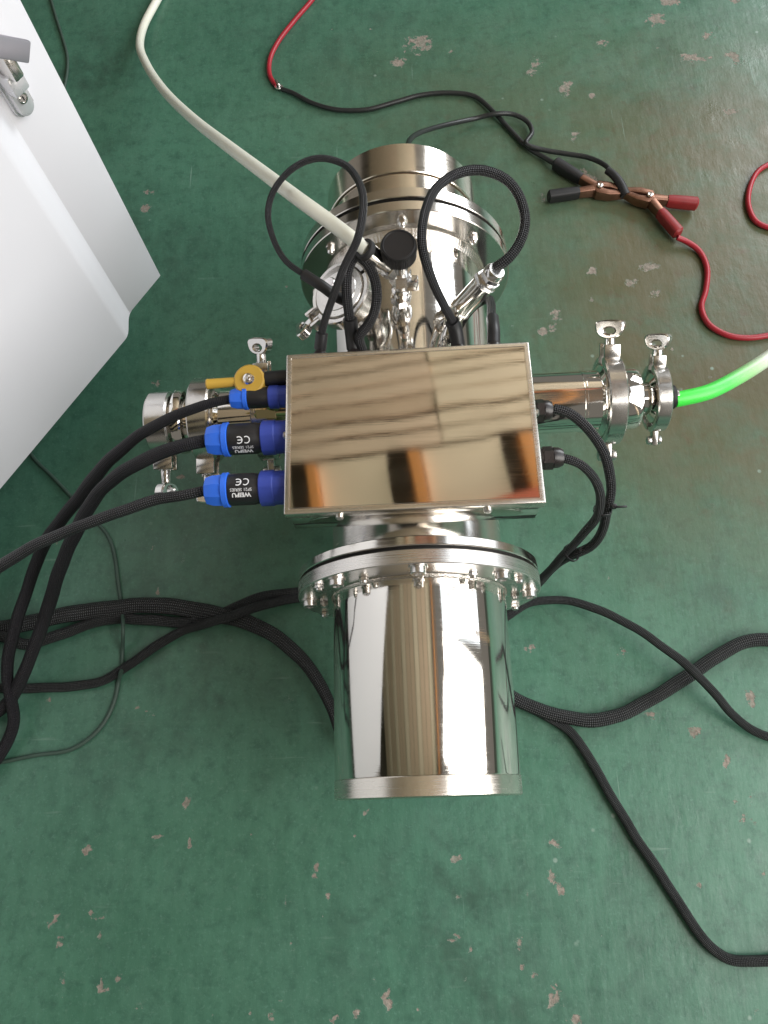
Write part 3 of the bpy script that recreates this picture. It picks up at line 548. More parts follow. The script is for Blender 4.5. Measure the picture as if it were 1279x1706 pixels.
# ------------------------------------------------------------------ vessel
AX, AZ = 0.002, 0.24
ves = empty('vacuum_vessel', (AX, .45, 0.0))
tag(ves, 'polished stainless steel vacuum vessel with two flanges lying along the middle', 'vacuum vessel')
Yax = (0, 1, 0)
def vl(name, prof, mat, parent=ves, seg=128, org=None): return obj(name, lathe(prof, org or (AX, 0, AZ), Yax, seg), mat, parent)
front = vl('front_cylinder', [(.0205, .0994), (.0215, .1), (.2205, .1)], 'mirror')
vl('end_ring', [(0.0005, 0.0), (0.0005, .0975), (.0012, .0992), (.0022, .1003), (.0028, .1003), (.0200, .1003), (.0206, .0996)], 'rim', front)
ffl = vl('front_flange', ring(.2205, .2360, .0985, .1405, .0009), 'brushed')
vl('seal_ring', ring(.2360, .2403, .0985, .1320, .0003), 'rubber')
bfl = vl('neck_flange', ring(.2403, .2505, .0985, .1395, .0009), 'satin')
vl('weld_bead', [(.2165, .1001), (.2180, .1014), (.2203, .1024)], 'weld', ffl)
vl('neck', [(.2505, .0985), (.2505, .1), (.345, .1)], 'neck_satin')
body = vl('body_tube', [(.345, .1), (.350, .105), (.662, .105)], 'mirror')
rfl = vl('rear_flange', ring(.662, .6765, .1030, .1415, .0009), 'satin')
def weld_mod(p, i): return 1 + .0022 * math.sin(p * 150) * (i == 1)
obj('weld_bead', lathe([(.6500, .1052), (.6560, .1085), (.6618, .1098)], (AX, 0, AZ), Yax, 600, weld_mod), 'weld', rfl)
vl('seal_ring', ring(.6765, .6820, .1030, .1330, .0003), 'rubber')
cfl = vl('cap_flange', ring(.6820, .697, .1000, .1415, .0009), 'satin')
rear = vl('rear_cylinder', [(.697, .1015), (.7555, .1015), (.7562, .0990), (.7575, .0990)], 'rear_satin')
vl('end_ring', [(.7575, .0990), (.7576, .1036), (.7586, .1045), (.8036, .1045), (.8046, .1038), (.8048, .1030), (.8048, 0.0)], 'rear_satin', rear)

def socket_bolt(hr, hl, washer=True):
    parts = []
    z = 0.0
    if washer: parts.append(lathe_l(solid(0, .0014, hr * 1.28, .0003), 28)); z = .0014
    parts.append(lathe_l([(z, hr), (z + hl - .0008, hr), (z + hl, hr - .0008), (z + hl, hr * .58), (z + hl * .45, hr * .56), (z + hl * .42, 0.0)], 24))
    return merge(*parts)
def dome_nut(r, l):
    return merge(lathe_l(solid(0, .0012, r * 1.3, .0003), 24), lathe_l(hexa(.0012, .0012 + l * .5, r * 1.1), 6), lathe_l([(.0012 + l * .5, r * .86)] + [(.0012 + l * .5 + l * .5 * math.sin(a), r * .86 * math.cos(a)) for a in (.3, .6, .9, 1.2, 1.45)], 18))
me_big = mesh_data('bolt', socket_bolt(.0080, .0066), 'bolt')
me_small = mesh_data('bolt', merge(lathe_l(hexa(0, .0040, .0052), 6), lathe_l([(.0040, .0038), (.0062, .0038), (.0068, .0030), (.0068, .0018), (.0055, 0)], 16)), 'bolt')
me_dome = mesh_data('cap_nut', dome_nut(.0052, .0085), 'chromeish')
def around(name, me, r, y, angles, axis, parent, spin=0.0):
    for k, a in enumerate(angles):
        p = (AX + r * math.sin(R(a)), y, AZ + r * math.cos(R(a)))
        inst(name, me, frame(p, axis) @ Matrix.Rotation(k * .7 + spin, 4, 'Z'), parent)
around('bolt', me_big, .1275, .2205, [0, 44, 86, 132, 180, -132, -87, -43], (0, -1, 0), ffl)
around('bolt', me_small, .1120, .2205, [1, 31, 91, 150, -150, -91, -31], (0, -1, 0), ffl)
around('bolt', me_small, .1300, .2205, [57, -56, 115, -115], (0, -1, 0), ffl)
around('cap_nut', me_dome, .1225, .662, [0, 47, -49, 95, -95, 140, -140, 180], (0, -1, 0), rfl)
# cradle that carries it, under the body and out of sight of the photograph
for y in (.34, .56):
    pts = [(-.075, 0)] + [(.075, 0)] + [(.11 * math.sin(R(a)), AZ + .0 - .1055 * math.cos(R(a)) / 1.0) for a in (42, 28, 14, 0, -14, -28, -42)]
    obj('cradle_plate', xf(prism_l(pts, -.006, .006, .0008), Matrix.Translation((AX, y, 0)) @ Matrix.Rotation(R(90), 4, 'X')), 'brushed', ves, smooth=False)

# ---- hinged clamps
def wing_shape(s):
    n = 28; out = []; inn = []
    for k in range(n):
        a = 2 * math.pi * k / n; c, q = math.cos(a), math.sin(a)
        w = 1.0 + .28 * q
        out.append((s * .92 * w * math.copysign(abs(c) ** .75, c), s * (.62 * math.copysign(abs(q) ** .7, q) + .62)))
        inn.append((s * .38 * math.copysign(abs(c) ** .9, c), s * (.22 * q + .52)))
    return holed_l(out, inn, -s * .36, s * .36, s * .10)
def clamp(center, axis, Rr, wid, wing, parent, wing_s=.017, stem=.016, gap=9, tilt=0.0, name='hinged_clamp', spin=70, ha=180):
    a = Vector(axis).normalized(); w = (Vector(wing) - a * Vector(wing).dot(a)).normalized(); s = a.cross(w); c = Vector(center)
    fm = Matrix(((w.x, s.x, a.x, c.x), (w.y, s.y, a.y, c.y), (w.z, s.z, a.z, c.z), (0, 0, 0, 1)))   # local x = wing side, z = pipe axis
    hw = wid / 2; ri = Rr * .80; ch = wid * .08
    sec = [(-hw, Rr - ch), (-hw + ch, Rr), (hw - ch, Rr), (hw, Rr - ch), (hw, ri + wid * .12), (hw * .45, ri), (-hw * .45, ri), (-hw, ri + wid * .12)]
    v = []; f = []
    for half in (0, 1):
        a0 = (gap if half == 0 else ha + 4); a1 = (ha - 4 if half == 0 else 360 - gap); n = 40; k0 = len(v)
        for k in range(n + 1):
            p = R(a0 + (a1 - a0) * k / n)
            for (z, r) in sec: v.append((r * math.cos(p), r * math.sin(p), z))
        m = len(sec)
        for k in range(n):
            for j in range(m): f.append((k0 + k * m + j, k0 + (k + 1) * m + j, k0 + (k + 1) * m + (j + 1) % m, k0 + k * m + (j + 1) % m))
        f.append(tuple(k0 + j for j in range(m))); f.append(tuple(k0 + n * m + j for j in range(m))[::-1])
    # ears beside the slot at the wing side
    ears = []
    for sg in (1, -1):
        ears.append(box((Rr + wid * .28, sg * Rr * math.sin(R(gap)) * 1.15 + sg * wid * .10, 0), (wid * .75, wid * .22, wid * .86), wid * .05))
    band = obj(name, xf(merge((v, f), *ears), fm), 'cast', parent, origin=c)
    # swing screw with its wing nut
    sx = Rr + wid * .32
    dirv = Matrix.Rotation(R(tilt), 4, 'Z')
    rod = xf(lathe_l([(-.006, .0028), (stem + .004, .0028)], 14), Matrix.Translation((sx - wid * .15, 0, 0)) @ dirv @ Matrix.Rotation(R(90), 4, 'Y'))
    boss = xf(lathe_l([(stem * .45, .0062), (stem * .55, .0068), (stem + .002, .0060), (stem + .006, .0040)], 20), Matrix.Translation((sx - wid * .15, 0, 0)) @ dirv @ Matrix.Rotation(R(90), 4, 'Y'))
    wg = xf(wing_shape(wing_s), Matrix.Translation((sx - wid * .15, 0, 0)) @ dirv @ Matrix.Translation((stem, 0, 0)) @ Matrix.Rotation(R(spin), 4, 'X') @ Matrix.Rotation(R(-90), 4, 'Z'))
    scr = obj('swing_screw', xf(rod, fm), 'chromeish', band)
    obj('wing_nut', xf(merge(boss, wg), fm), 'chromeish', band)
    # hinge on the far side: link plate and two pins
    hx = -(Rr + wid * .26); hm_ = fm @ Matrix.Rotation(R(ha - 180), 4, 'Z')
    obj('hinge_link', xf(box((hx - wid * .15, 0, 0), (wid * 1.2, Rr * .28, wid * .40), wid * .06), hm_), 'cast', band)
    pr = wid * .25
    obj('hinge_pin', xf(lathe_l([(-hw * 1.12, .0001), (-hw * 1.10, pr * .6), (-hw * .98, pr * 1.2), (-hw * .62, pr * 1.35), (-hw * .42, pr * 1.2), (-hw * .40, pr * .8), (hw * .40, pr * .8), (hw * .42, pr * 1.2), (hw * .62, pr * 1.35), (hw * .98, pr * 1.2), (hw * 1.10, pr * .6), (hw * 1.12, .0001)], 18), hm_ @ Matrix.Translation((hx - wid * .42, 0, 0))), 'bolt', band)
    return band

# ---- side pipes
PY = .467
def xl(name, prof, mat, parent, seg=64): return obj(name, lathe(prof, (0, PY, AZ), (1, 0, 0), seg), mat, parent)
rp = xl('side_pipe', [(.09, .0385), (.2165, .0385), (.2170, .0392), (.2200, .0392), (.2205, .0385), (.238, .0385), (.242, .045), (.247, .047), (.2535, .047), (.2535, .03)], 'mirror', ves, 96)
adp = xl('reducer', [(.2535, .03), (.2535, .047), (.262, .047), (.267, .0385), (.284, .0385), (.288, .0365), (.2895, .034), (.290, .021), (.302, .021), (.306, .031), (.3115, .033), (.3115, .02)], 'mirror', ves, 96)
xl('hose_nipple', [(.3115, .02), (.3115, .033), (.3165, .032), (.320, .022), (.324, .0135), (.331, .0135), (.3315, .0105), (.340, .0105)], 'chromeish', ves)
xl('hose_seal', ring(.3310, .3360, .0095, .0150, .0006), 'rubber', ves)
clamp((.2535, PY, AZ), (1, 0, 0), .0560, .0225, (0, .80, .60), ves, .0185, .017, spin=62)
clamp((.3130, PY, AZ), (1, 0, 0), .0425, .0175, (0, .80, .60), ves, .0165, .014, spin=50)
xl('side_pipe', [(-.09, .0385), (-.168, .0385), (-.172, .045), (-.176, .047), (-.182, .047), (-.182, .03)][::-1], 'mirror', ves, 96)
xl('side_pipe', [(-.182, .03), (-.182, .047), (-.188, .047), (-.193, .0385), (-.238, .0385), (-.243, .043), (-.262, .043), (-.262, .03)][::-1], 'mirror', ves, 96)
xl('blank_flange', [(-.262, .028), (-.262, .044), (-.268, .044), (-.272, .033), (-.284, .031), (-.286, .040), (-.290, .042), (-.296, .042), (-.2965, .039), (-.299, .039), (-.2995, .031), (-.316, .031), (-.316, .0)][::-1], 'mirror', ves, 96)
clamp((-.2610, PY, AZ), (1, 0, 0), .0545, .0270, (0, -.80, -.20), ves, .016, .030, spin=75, ha=105)
clamp((-.3180, PY - .002, AZ), (1, 0, 0), .0410, .0290, (0, -.85, -.30), ves, .019, .030, spin=20, ha=100)
clamp((-.1830, PY, AZ), (1, 0, 0), .0560, .0225, (0, .80, .60), ves, .0175, .020, spin=58)

# ---- brass drain valve with a yellow lever, on the left pipe
bx, by = -.160, .452
bv = obj('drain_valve', merge(lathe([(.0, .0135), (.030, .0135), (.032, .0175), (.050, .0175), (.052, .011)], (bx, by, AZ + .035), (0, 0, 1), 24), lathe(hexa(.0, .024, .0125), (bx - .022, by - .01, AZ + .068), (1, 0, 0), 6), lathe(solid(-.006, .050, .0098), (bx - .018, by - .01, AZ + .068), (1, 0, 0), 24)), 'brass', ves)
lz = AZ + .135
obj('lever_boss', lathe(solid(0, .011, .0175, .0018), (-.174, .440, lz), (-.05, -.18, 1), 36), 'yellow', bv)
obj('lever', lathe([(0, .0052), (.034, .0056), (.036, .0060), (.0375, .0050)], (-.186, .4395, lz + .004), (-1, -.03, .0), 20), 'yellow', bv)
obj('screw', merge(lathe([(.011, .0065), (.0125, .0068), (.0145, .0055), (.0152, .0035), (.0135, 0)], (-.174, .440, lz), (-.05, -.18, 1), 20), box((-.1745, .438, lz + .0149), (.007, .0016, .0012), .0002), box((-.1745, .438, lz + .0150), (.0016, .007, .0012), .0002)), 'chromeish', bv)
obj('spindle', lathe([(-.034, .0065), (0, .0065)], (-.174, .440, lz), (-.05, -.18, 1), 16), 'brass', bv)
obj('grip', lathe(solid(0, .030, .0085, .001), (-.158, .4415, lz + .003), (1, .04, 0), 24), 'plastic', bv)

# ---- needle valve with a black knob on top of the body
vx, vy = -.003, .541
nv = obj('needle_valve', merge(
    lathe([(.100, .0125), (.110, .0125), (.118, .0105), (.124, .0085), (.130, .0085)], (vx, vy, AZ), (0, 0, 1), 32),
    lathe(hexa(.130, .141, .0125), (vx, vy, AZ), (0, 0, 1), 6, phase=.3),
    lathe([(.141, .0085), (.147, .0085), (.149, .0105), (.153, .0105), (.155, .0080), (.166, .0080)], (vx, vy, AZ), (0, 0, 1), 28),
    lathe(hexa(.166, .184, .0125), (vx, vy, AZ), (0, 0, 1), 6, phase=.1),
    lathe([(.184, .0090), (.196, .0090), (.198, .0065), (.212, .0065)], (vx, vy, AZ), (0, 0, 1), 24),
    box((vx + .013, vy - .004, AZ + .166), (.014, .010, .016), .0012)), 'chromeish', ves)
def knurl(p, i): return 1 - (.04 if (i in (1, 2, 3) and int(round(p / (2 * math.pi) * 240)) % 4 < 2) else 0)
obj('knob', lathe([(0, .0150), (.0015, .0188), (.014, .0193), (.0175, .0192), (.0205, .0180), (.0209, .0163), (.0200, .0157), (.0198, 0)], (vx, vy, AZ + .2085), (.0, -.10, 1), 240, knurl), 'plastic', nv)
hs = Vector(PATHS['hose_white'][0]); b0 = Vector((vx, vy, AZ + .172)); bd = (hs - b0).normalized(); bl = (hs - b0).length
obj('hose_barb', merge(lathe([(0, .0072), (bl * .22, .0072)], b0, bd, 24), lathe(hexa(bl * .22, bl * .40, .0108), b0, bd, 6), lathe([(bl * .40, .0078), (bl * .56, .0078), (bl * .58, .0092), (bl * .95, .0104), (bl + .001, .0104), (bl + .0015, .0090)], b0, bd, 28)), 'chromeish', nv)
obj('hose_seal', lathe(ring(bl - .001, bl + .006, .0076, .0112, .0008), b0, bd, 32), 'rubber', nv)

# ---- sensor well on the right shoulder
ph = R(28); sd = Vector((math.sin(ph), 0, math.cos(ph))); so = Vector((AX, .532, AZ))
sw = obj('sensor_well', lathe([(.100, .0165), (.112, .0160), (.118, .0125), (.126, .0105), (.134, .0105), (.1345, .0135), (.139, .0138), (.1395, .0128), (.186, .0128), (.1865, .0136), (.1895, .0136), (.190, .0115)], so, sd, 48), 'satin', ves)
obj('weld_bead', lathe([(.103, .0150), (.106, .0180), (.1085, .0178), (.111, .0160)], so, sd, 90, lambda p, i: 1 + .03 * math.sin(p * 14) * (i in (1, 2))), 'weld', sw)
obj('cable_gland', merge(lathe(hexa(.1885, .196, .0150, .0012), so, sd, 6, phase=.2), lathe([(.196, .0105), (.1985, .0105)], so, sd, 28), lathe(hexa(.1985, .206, .0128, .0012), so, sd, 6, phase=.5), lathe([(.206, .0118), (.210, .0112), (.2125, .0092), (.2125, .006)], so, sd, 28)), 'chromeish', sw)
# second, lower stub beside it
obj('elbow_tube', rtube([(AX + .040, .485, AZ + .090), (AX + .044, .487, AZ + .125), (AX + .050, .500, AZ + .138), (AX + .052, .520, AZ + .130), (AX + .050, .532, AZ + .105)], .0085, 20), 'mirror', sw)

# ---- clamped port on the left shoulder
pp = R(-28); pdv = Vector((math.sin(pp), -.10, math.cos(pp))).normalized(); po = Vector((AX, .565, AZ))
pt = obj('clamped_port', lathe([(.095, .0200), (.138, .0200), (.142, .0300), (.148, .0330), (.158, .0330), (.164, .0310), (.1645, .0240), (.1655, .0235), (.1655, .0130), (.168, .0125), (.168, .0)], po, pdv, 64), 'cast', ves)
obj('cable_gland', merge(lathe([(.168, .0125), (.171, .0125), (.171, .0105)], po, pdv, 36), lathe(hexa(.171, .177, .0105, .001), po, pdv, 6), lathe([(.177, .0086), (.182, .0084), (.184, .0070)], po, pdv, 28)), 'chromeish', pt)
clamp(po + pdv * .1525, pdv, .0390, .0190, (-.80, -.35, -.30), ves, .0150, .012, spin=25)
obj('plate', box(po + pdv * .148 + Vector((.030, .012, .006)), (.012, .016, .012), .0015), 'cast', pt)
for dx, dy in ((.031, .016), (.034, .006)):
    obj('bolt', lathe([(0, .0035), (.006, .0035), (.008, .002)], po + pdv * .152 + Vector((dx, dy, .008)), pdv, 14), 'chromeish', pt)

# ------------------------------------------------------------------ junction box
BX0, BX1, BY0, BY1, BZ0, BZ1 = -.1305, .1325, .2715, .458, .3465, .400
jb = empty('junction_box', ((BX0 + BX1) / 2, (BY0 + BY1) / 2, BZ0))
tag(jb, 'polished steel junction box on top of the vessel, its lid mirroring boards', 'junction box')
cx, cy = (BX0 + BX1) / 2, (BY0 + BY1) / 2
obj('box_body', box((cx, cy + .0005, (BZ0 + BZ1 - .010) / 2), (BX1 - BX0 - .007, BY1 - BY0 - .005, BZ1 - BZ0 - .010), .0012), 'mirror', jb)
def lid_shape():
    bm = bmesh.new(); bmesh.ops.create_cube(bm, size=1.0)
    for q in bm.verts: q.co = Vector((q.co.x * (BX1 - BX0), q.co.y * (BY1 - BY0), q.co.z * .014))
    bmesh.ops.bevel(bm, geom=list(bm.edges), offset=.0016, segments=3, profile=.5, affect='EDGES')
    top = [f for f in bm.faces if f.normal.z > .99]
    top = max(top, key=lambda f: f.calc_area())
    bmesh.ops.inset_region(bm, faces=[top], thickness=.0052, depth=0)
    bmesh.ops.inset_region(bm, faces=[top], thickness=.0006, depth=-.0005)
    bmesh.ops.inset_region(bm, faces=[top], thickness=.0007, depth=0)
    bmesh.ops.inset_region(bm, faces=[top], thickness=.0006, depth=.0004)
    bm.verts.index_update(); r = [q.co + Vector((cx, cy, BZ1 - .007)) for q in bm.verts], [tuple(w.index for w in q.verts) for q in bm.faces]; bm.free(); return r
lid = obj('lid', lid_shape(), 'lid', jb, angle=20)
lid.data.materials.append(M['rim'])
for p_ in lid.data.polygons:
    c_ = p_.center + lid.location + jb.location
    if c_.x < BX0 + .0055 or c_.x > BX1 - .0055 or c_.y < BY0 + .0055 or c_.y > BY1 - .0055 or p_.normal.z < .5: p_.material_index = 1
me_lidscrew = mesh_data('lid_screw', lathe_l([(0, .0042), (.0030, .0042), (.0042, .0030), (.0042, .0016), (.003, 0)], 16), 'bolt')
for p, a in (((BX0, .366, .388), (-1, 0, 0)), ((BX1, .378, .388), (1, 0, 0)), ((-.075, BY0, .390), (0, -1, 0)), ((.075, BY0, .390), (0, -1, 0))):
    inst('lid_screw', me_lidscrew, frame(p, a), lid)
def nylon_gland(p, ax, r=.0118, k=1.0):
    ax = Vector(ax)
    g = obj('cable_gland', merge(lathe(hexa(0, .006 * k, r * 1.05, .001), p, ax, 6), lathe([(.006 * k, r * .85), (.008 * k, r * .85)], p, ax, 28)), 'gland', jb)
    obj('dome_nut', merge(lathe(hexa(.008 * k, .017 * k, r, .0008), p, ax, 6, phase=.3), lathe([(.017 * k, r * .90), (.022 * k, r * .86), (.0255 * k, r * .70), (.026 * k, r * .5)], p, ax, 28)), 'gland', g)
nylon_gland((BX1 - .004, .3885, .372), (1, 0, 0), .0125); nylon_gland((BX1 - .004, .3322, .372), (1, 0, 0), .0125, 1.22)
for x in (-.0973, -.0590, .0588, .0986): nylon_gland((x, BY1 - .004, .372), (0, 1, 0), .0095, .85)
nylon_gland((-.0485, BY1 - .004, .362), (0, 1, 0), .0080, .7)

# ------------------------------------------------------------------ panel plugs with printed barrels, each on its braided cable
def facets(n_, k=1.0):
    def m(p, i):
        q = (p % (2 * math.pi / n_)) - math.pi / n_; return 1 + k * (math.cos(math.pi / n_) / math.cos(q) * (1 + .4 * (1 - math.cos(math.pi / n_))) - 1)
    return m
def lobes(n_, d): return lambda p, i: 1 - d * (.5 - .5 * math.copysign(abs(math.cos(n_ * p / 2)) ** .4, math.cos(n_ * p / 2)))
def text_on_barrel(words, size, x_c, yc, r, az0, bold=False):
    """letters wrapped round a barrel that lies along x; az = angle from the top towards -y; read from the far side"""
    cu = bpy.data.curves.new('t', 'FONT'); cu.body = words; cu.size = size; cu.align_x = 'CENTER'; cu.align_y = 'CENTER'; cu.resolution_u = 2
    if bold: cu.offset = size * .035
    to = bpy.data.objects.new('t', cu); COL.objects.link(to)
    dg = bpy.context.evaluated_depsgraph_get(); me = bpy.data.meshes.new_from_object(to.evaluated_get(dg))
    v = []
    for q in me.vertices:
        X, Y = q.co.x, q.co.y; a = az0 - Y / r
        v.append((x_c - X, yc - 0.0 + (-math.sin(az0 + Y / r)) * r * 1.012, .372 + math.cos(az0 + Y / r) * r * 1.012))
    f = [tuple(p.vertices) for p in me.polygons]
    bpy.data.objects.remove(to); bpy.data.curves.remove(cu); bpy.data.meshes.remove(me)
    return v, f
def ce_mark(size, x_c, yc, r, az0):
    v = []; f = []
    def put(X, Y): v.append((x_c - X, yc - math.sin(az0 + Y / r) * r * 1.012, .372 + math.cos(az0 + Y / r) * r * 1.012)); return len(v) - 1
    for ox, e in ((-.62, False), (.45, True)):
        for k in range(12):
            a0, a1 = R(55 + 250 * k / 12), R(55 + 250 * (k + 1) / 12)
            f.append(tuple(put(size * (ox + rr * math.cos(a)), size * rr * math.sin(a)) for rr, a in ((.55, a0), (.55, a1), (.40, a1), (.40, a0))))
        if e: f.append(tuple(put(size * (ox + X), size * Y) for X, Y in ((-.45, -.07), (.18, -.07), (.18, .07), (-.45, .07))))
    return v, f
def plug(cable, y, xs, r, words, az=.18, dim=False, ribs=8):
    x0, x1, x2, x3 = xs          # cable end, barrel start, coupling start, panel
    o = (0, y, .372)
    L = lambda prof, **k: lathe(prof, o, (1, 0, 0), 96, **k)
    p = obj('plug', L([(x1 - .002, r * .86), (x1, r * .93), (x1 + .002, r * .95), (x2 - .006, r * .95), (x2 - .004, r * .90), (x2 + .004, r * .90)]), 'plastic', cable)
    obj('coupling_nut', L([(x2, r * .96), (x2 + .0012, r * 1.07), (x2 + (x3 - x2) * .55, r * 1.08), (x2 + (x3 - x2) * .60, r * 1.02), (x3 + .002, r * 1.02), (x3 + .002, r * .8)], mod=lobes(ribs, .055)), 'blue_dark', p)
    obj('gland_nut', L([(x0 - .0005, r * .42), (x0, r * .62), (x0 + .0015, r * .80), (x0 + (x1 - x0) * .35, r * .93), (x0 + (x1 - x0) * .74, r * .96)], mod=facets(8)), 'blue', p)
    obj('gland_collar', L([(x0 + (x1 - x0) * .74, r * .90), (x0 + (x1 - x0) * .76, r * 1.03), (x1 - .0008, r * 1.04), (x1, r * .92)]), 'blue', p)
    if words:
        xc = (x1 + x2) / 2 - .001; rb = r * .95
        obj('lettering', merge(text_on_barrel('WEIPU', .0066, xc, y, rb, az + .62, True), text_on_barrel('SP21 SERIES', .0046, xc, y, rb, az + .30), ce_mark(.0074, xc, y, rb, az - .18)), 'print', p, smooth=False)
    return p
def cable(name, key, r, mat, label, cat='cable', group=None, **k):
    (s, uv) = tube(PATHS[key], r, **k)
    o = obj(name, s, mat, None, origin=PATHS[key][0], uv=uv, angle=60); tag(o, label, cat, group); return o
GR = 'black braided cables'
c1 = cable('braided_cable', 'plug_small', .0080, 'braid_smooth', 'black sleeved cable from the smallest blue plug, beside the yellow lever', group=GR, rfun=lambda t: .62 + .42 * min(1, t * 5), wob=.03)
plug(c1, .422, (-.1974, -.1771, -.1542, -.1340), .0125, None, ribs=8)
c2 = cable('braided_cable', 'plug_mid', .0090, 'braid_smooth', 'thick black sleeved cable from the middle one of three blue plugs', group=GR, rfun=lambda t: .80 + .2 * min(1, t * 3), wob=.03)
plug(c2, .3722, (-.2211, -.1959, -.1603, -.1340), .0180, True, az=.70)
c3 = cable('braided_cable', 'plug_low', .0068, 'braid', 'black braided cable from the lowest blue plug, leaving at the left edge', group=GR, rfun=lambda t: .85 + .30 * min(1, t * 2), wob=.03)
plug(c3, .3128, (-.2193, -.1935, -.1606, -.1340), .0180, True, az=.10)

# cables out of the right side of the box, tied together
i1 = cable('braided_cable', 'right_i', .0055, 'braid', 'braided cable curving from the upper black gland on the box right side', group=GR, wob=.04)
j1 = cable('braided_cable', 'right_j', .0050, 'braid', 'braided cable curving from the lower black gland on the box right side', group=GR, wob=.04)
def zip_tie(c, d, r1, label):
    t = obj('cable_tie', merge(lathe(ring(-.0018, .0018, r1, r1 + .0012, .0003), c, d, 28), box(Vector(c) + Vector((.010, 0, .010)), (.006, .005, .006), .0008), box(Vector(c) + Vector((.017, -.002, .014)), (.012, .002, .003), .0004)), 'plastic')
    tag(t, label, 'cable tie', 'cable ties on the two right hand cables')
P1, P2 = PATHS['right_i'], PATHS['right_j']
zip_tie(((P1[7][0] + P2[5][0]) / 2, (P1[7][1] + P2[5][1]) / 2, (P1[7][2] + P2[5][2]) / 2), Vector(P1[8]) - Vector(P1[6]), .0092, 'black tie round the two cables where they first meet')
zip_tie(((P1[10][0] + P2[7][0]) / 2, (P1[10][1] + P2[7][1]) / 2, (P1[10][2] + P2[7][2]) / 2), Vector(P1[11]) - Vector(P1[9]), .0100, 'black tie round the two cables nearest the front flange')

# loops over the rear of the vessel
l1 = cable('braided_cable', 'loop_left', .0034, 'braid', 'thin braided loop from the clamped port up and back to the box', group=GR, wob=.03, rfun=lambda t: 1.0 + .25 * min(1, max(0, (t - .35) * 3)))
obj('strain_relief', rtube(PATHS['loop_left'][:4], .0062, 18), 'shrink', l1)
obj('strain_relief', rtube(PATHS['loop_left'][-2:][:1] + [tuple((np.array(PATHS['loop_left'][-2]) + np.array(PATHS['loop_left'][-1])) / 2)] + PATHS['loop_left'][-1:], .0070, 16), 'shrink', l1)
l2 = cable('braided_cable', 'loop_mid', .0056, 'braid', 'short thick braided loop between the clamped port and the needle valve', group=GR, wob=.03)
obj('strain_relief', rtube(PATHS['loop_mid'][:2] + [tuple((np.array(PATHS['loop_mid'][1]) * .4 + np.array(PATHS['loop_mid'][2]) * .6))], .0080, 16), 'shrink', l2)
l3 = cable('braided_cable', 'loop_right', .0053, 'braid', 'large braided loop from the sensor well on the right over to the box', group=GR, wob=.03, rfun=lambda t: 1.06 - .14 * t)
obj('strain_relief', rtube([tuple((np.array(PATHS['loop_right'][-3]) * .3 + np.array(PATHS['loop_right'][-2]) * .7))] + PATHS['loop_right'][-2:], .0080, 16), 'shrink', l3)
b4 = cable('braided_cable', 'back_right', .0054, 'braid', 'short braided cable behind the right rear corner of the box', group=GR, wob=.03)
obj('strain_relief', rtube(PATHS['back_right'][:3], .0074, 16), 'shrink', b4)

# cables on the floor
cable('braided_cable', 'floor_d', .0098, 'braid_floor', 'broad flat braided cable on the left floor bending under the front cylinder', group=GR, flat=.62, wob=.04, rfun=lambda t: 1.0 - .38 * min(1, max(0, (t - .68) * 5)))
cable('braided_cable', 'floor_e', .0076, 'braid_floor', 'braided cable on the left floor running to just under the front flange', group=GR, flat=.8, wob=.05, rfun=lambda t: 1.1 - .25 * t)
cable('braided_cable', 'floor_f', .0064, 'braid_floor', 'lowest braided cable on the left floor, dipping to the left edge', group=GR, flat=.85, wob=.04)
cable('braided_cable', 'right_k', .0060, 'braid_floor', 'thin braided cable arching over the thicker one on the right floor', group=GR, wob=.03)
cable('braided_cable', 'right_l', .0088, 'braid_floor', 'thick braided cable waving across the right floor from the front cylinder', group=GR, flat=.85, wob=.03)
cable('braided_cable', 'right_m', .0062, 'braid_floor', 'flattened braided cable slanting down to the lower right corner', group=GR, flat=.9, wob=.02)
cable('thin_wire', 'thin_wire', .0030, 'green_wire', 'thin dusty green wire lying on the floor past the white cabinet', 'wire', step=.01, seg=10)

# hoses
h1 = cable('silicone_hose', 'hose_white', .0080, 'hose', 'milky white hose from the needle valve to the upper left', 'hose', seg=24)
h2 = cable('silicone_hose', 'hose_green', .0098, 'green_hose', 'milky hose glowing green where it leaves the right side pipe', 'hose', seg=24)

# leads
cable('red_lead', 'red_p', .0048, 'red_wire', 'red wire at the top edge ending in a ring lug', 'wire', 'red wires')
q1 = cable('black_lead', 'black_q', .0044, 'black_wire', 'long black wire from the ring lug to the black clip', 'wire', 'black wires')
lg = PATHS['red_p'][-1]
lug = obj('ring_lug', merge(lathe(ring(0, .0022, .0042, .0085, .0004), (lg[0] + .004, lg[1] - .002, .0035), (.1, .2, 1), 28), lathe([(0, .0040), (.012, .0043)], (lg[0] - .002, lg[1] + .012, .006), (.35, -1, 0), 16), lathe([(0, .0028), (.008, .0028), (.010, .0015)], (lg[0] + .004, lg[1] - .002, .0030), (.1, .1, 1), 14)), 'chromeish')
tag(lug, 'small plated ring lug joining the red and black wires', 'ring lug')
r1 = cable('black_lead', 'black_r', .0044, 'black_wire', 'black wire from the back of the vessel curling round to the red clip', 'wire', 'black wires')
s1 = cable('red_lead', 'red_s', .0048, 'red_wire', 'red wire leaving the red clip and curving to the right edge', 'wire', 'red wires')
cable('red_lead', 'red_t', .0046, 'red_wire', 'short red wire arc at the right edge', 'wire', 'red wires')

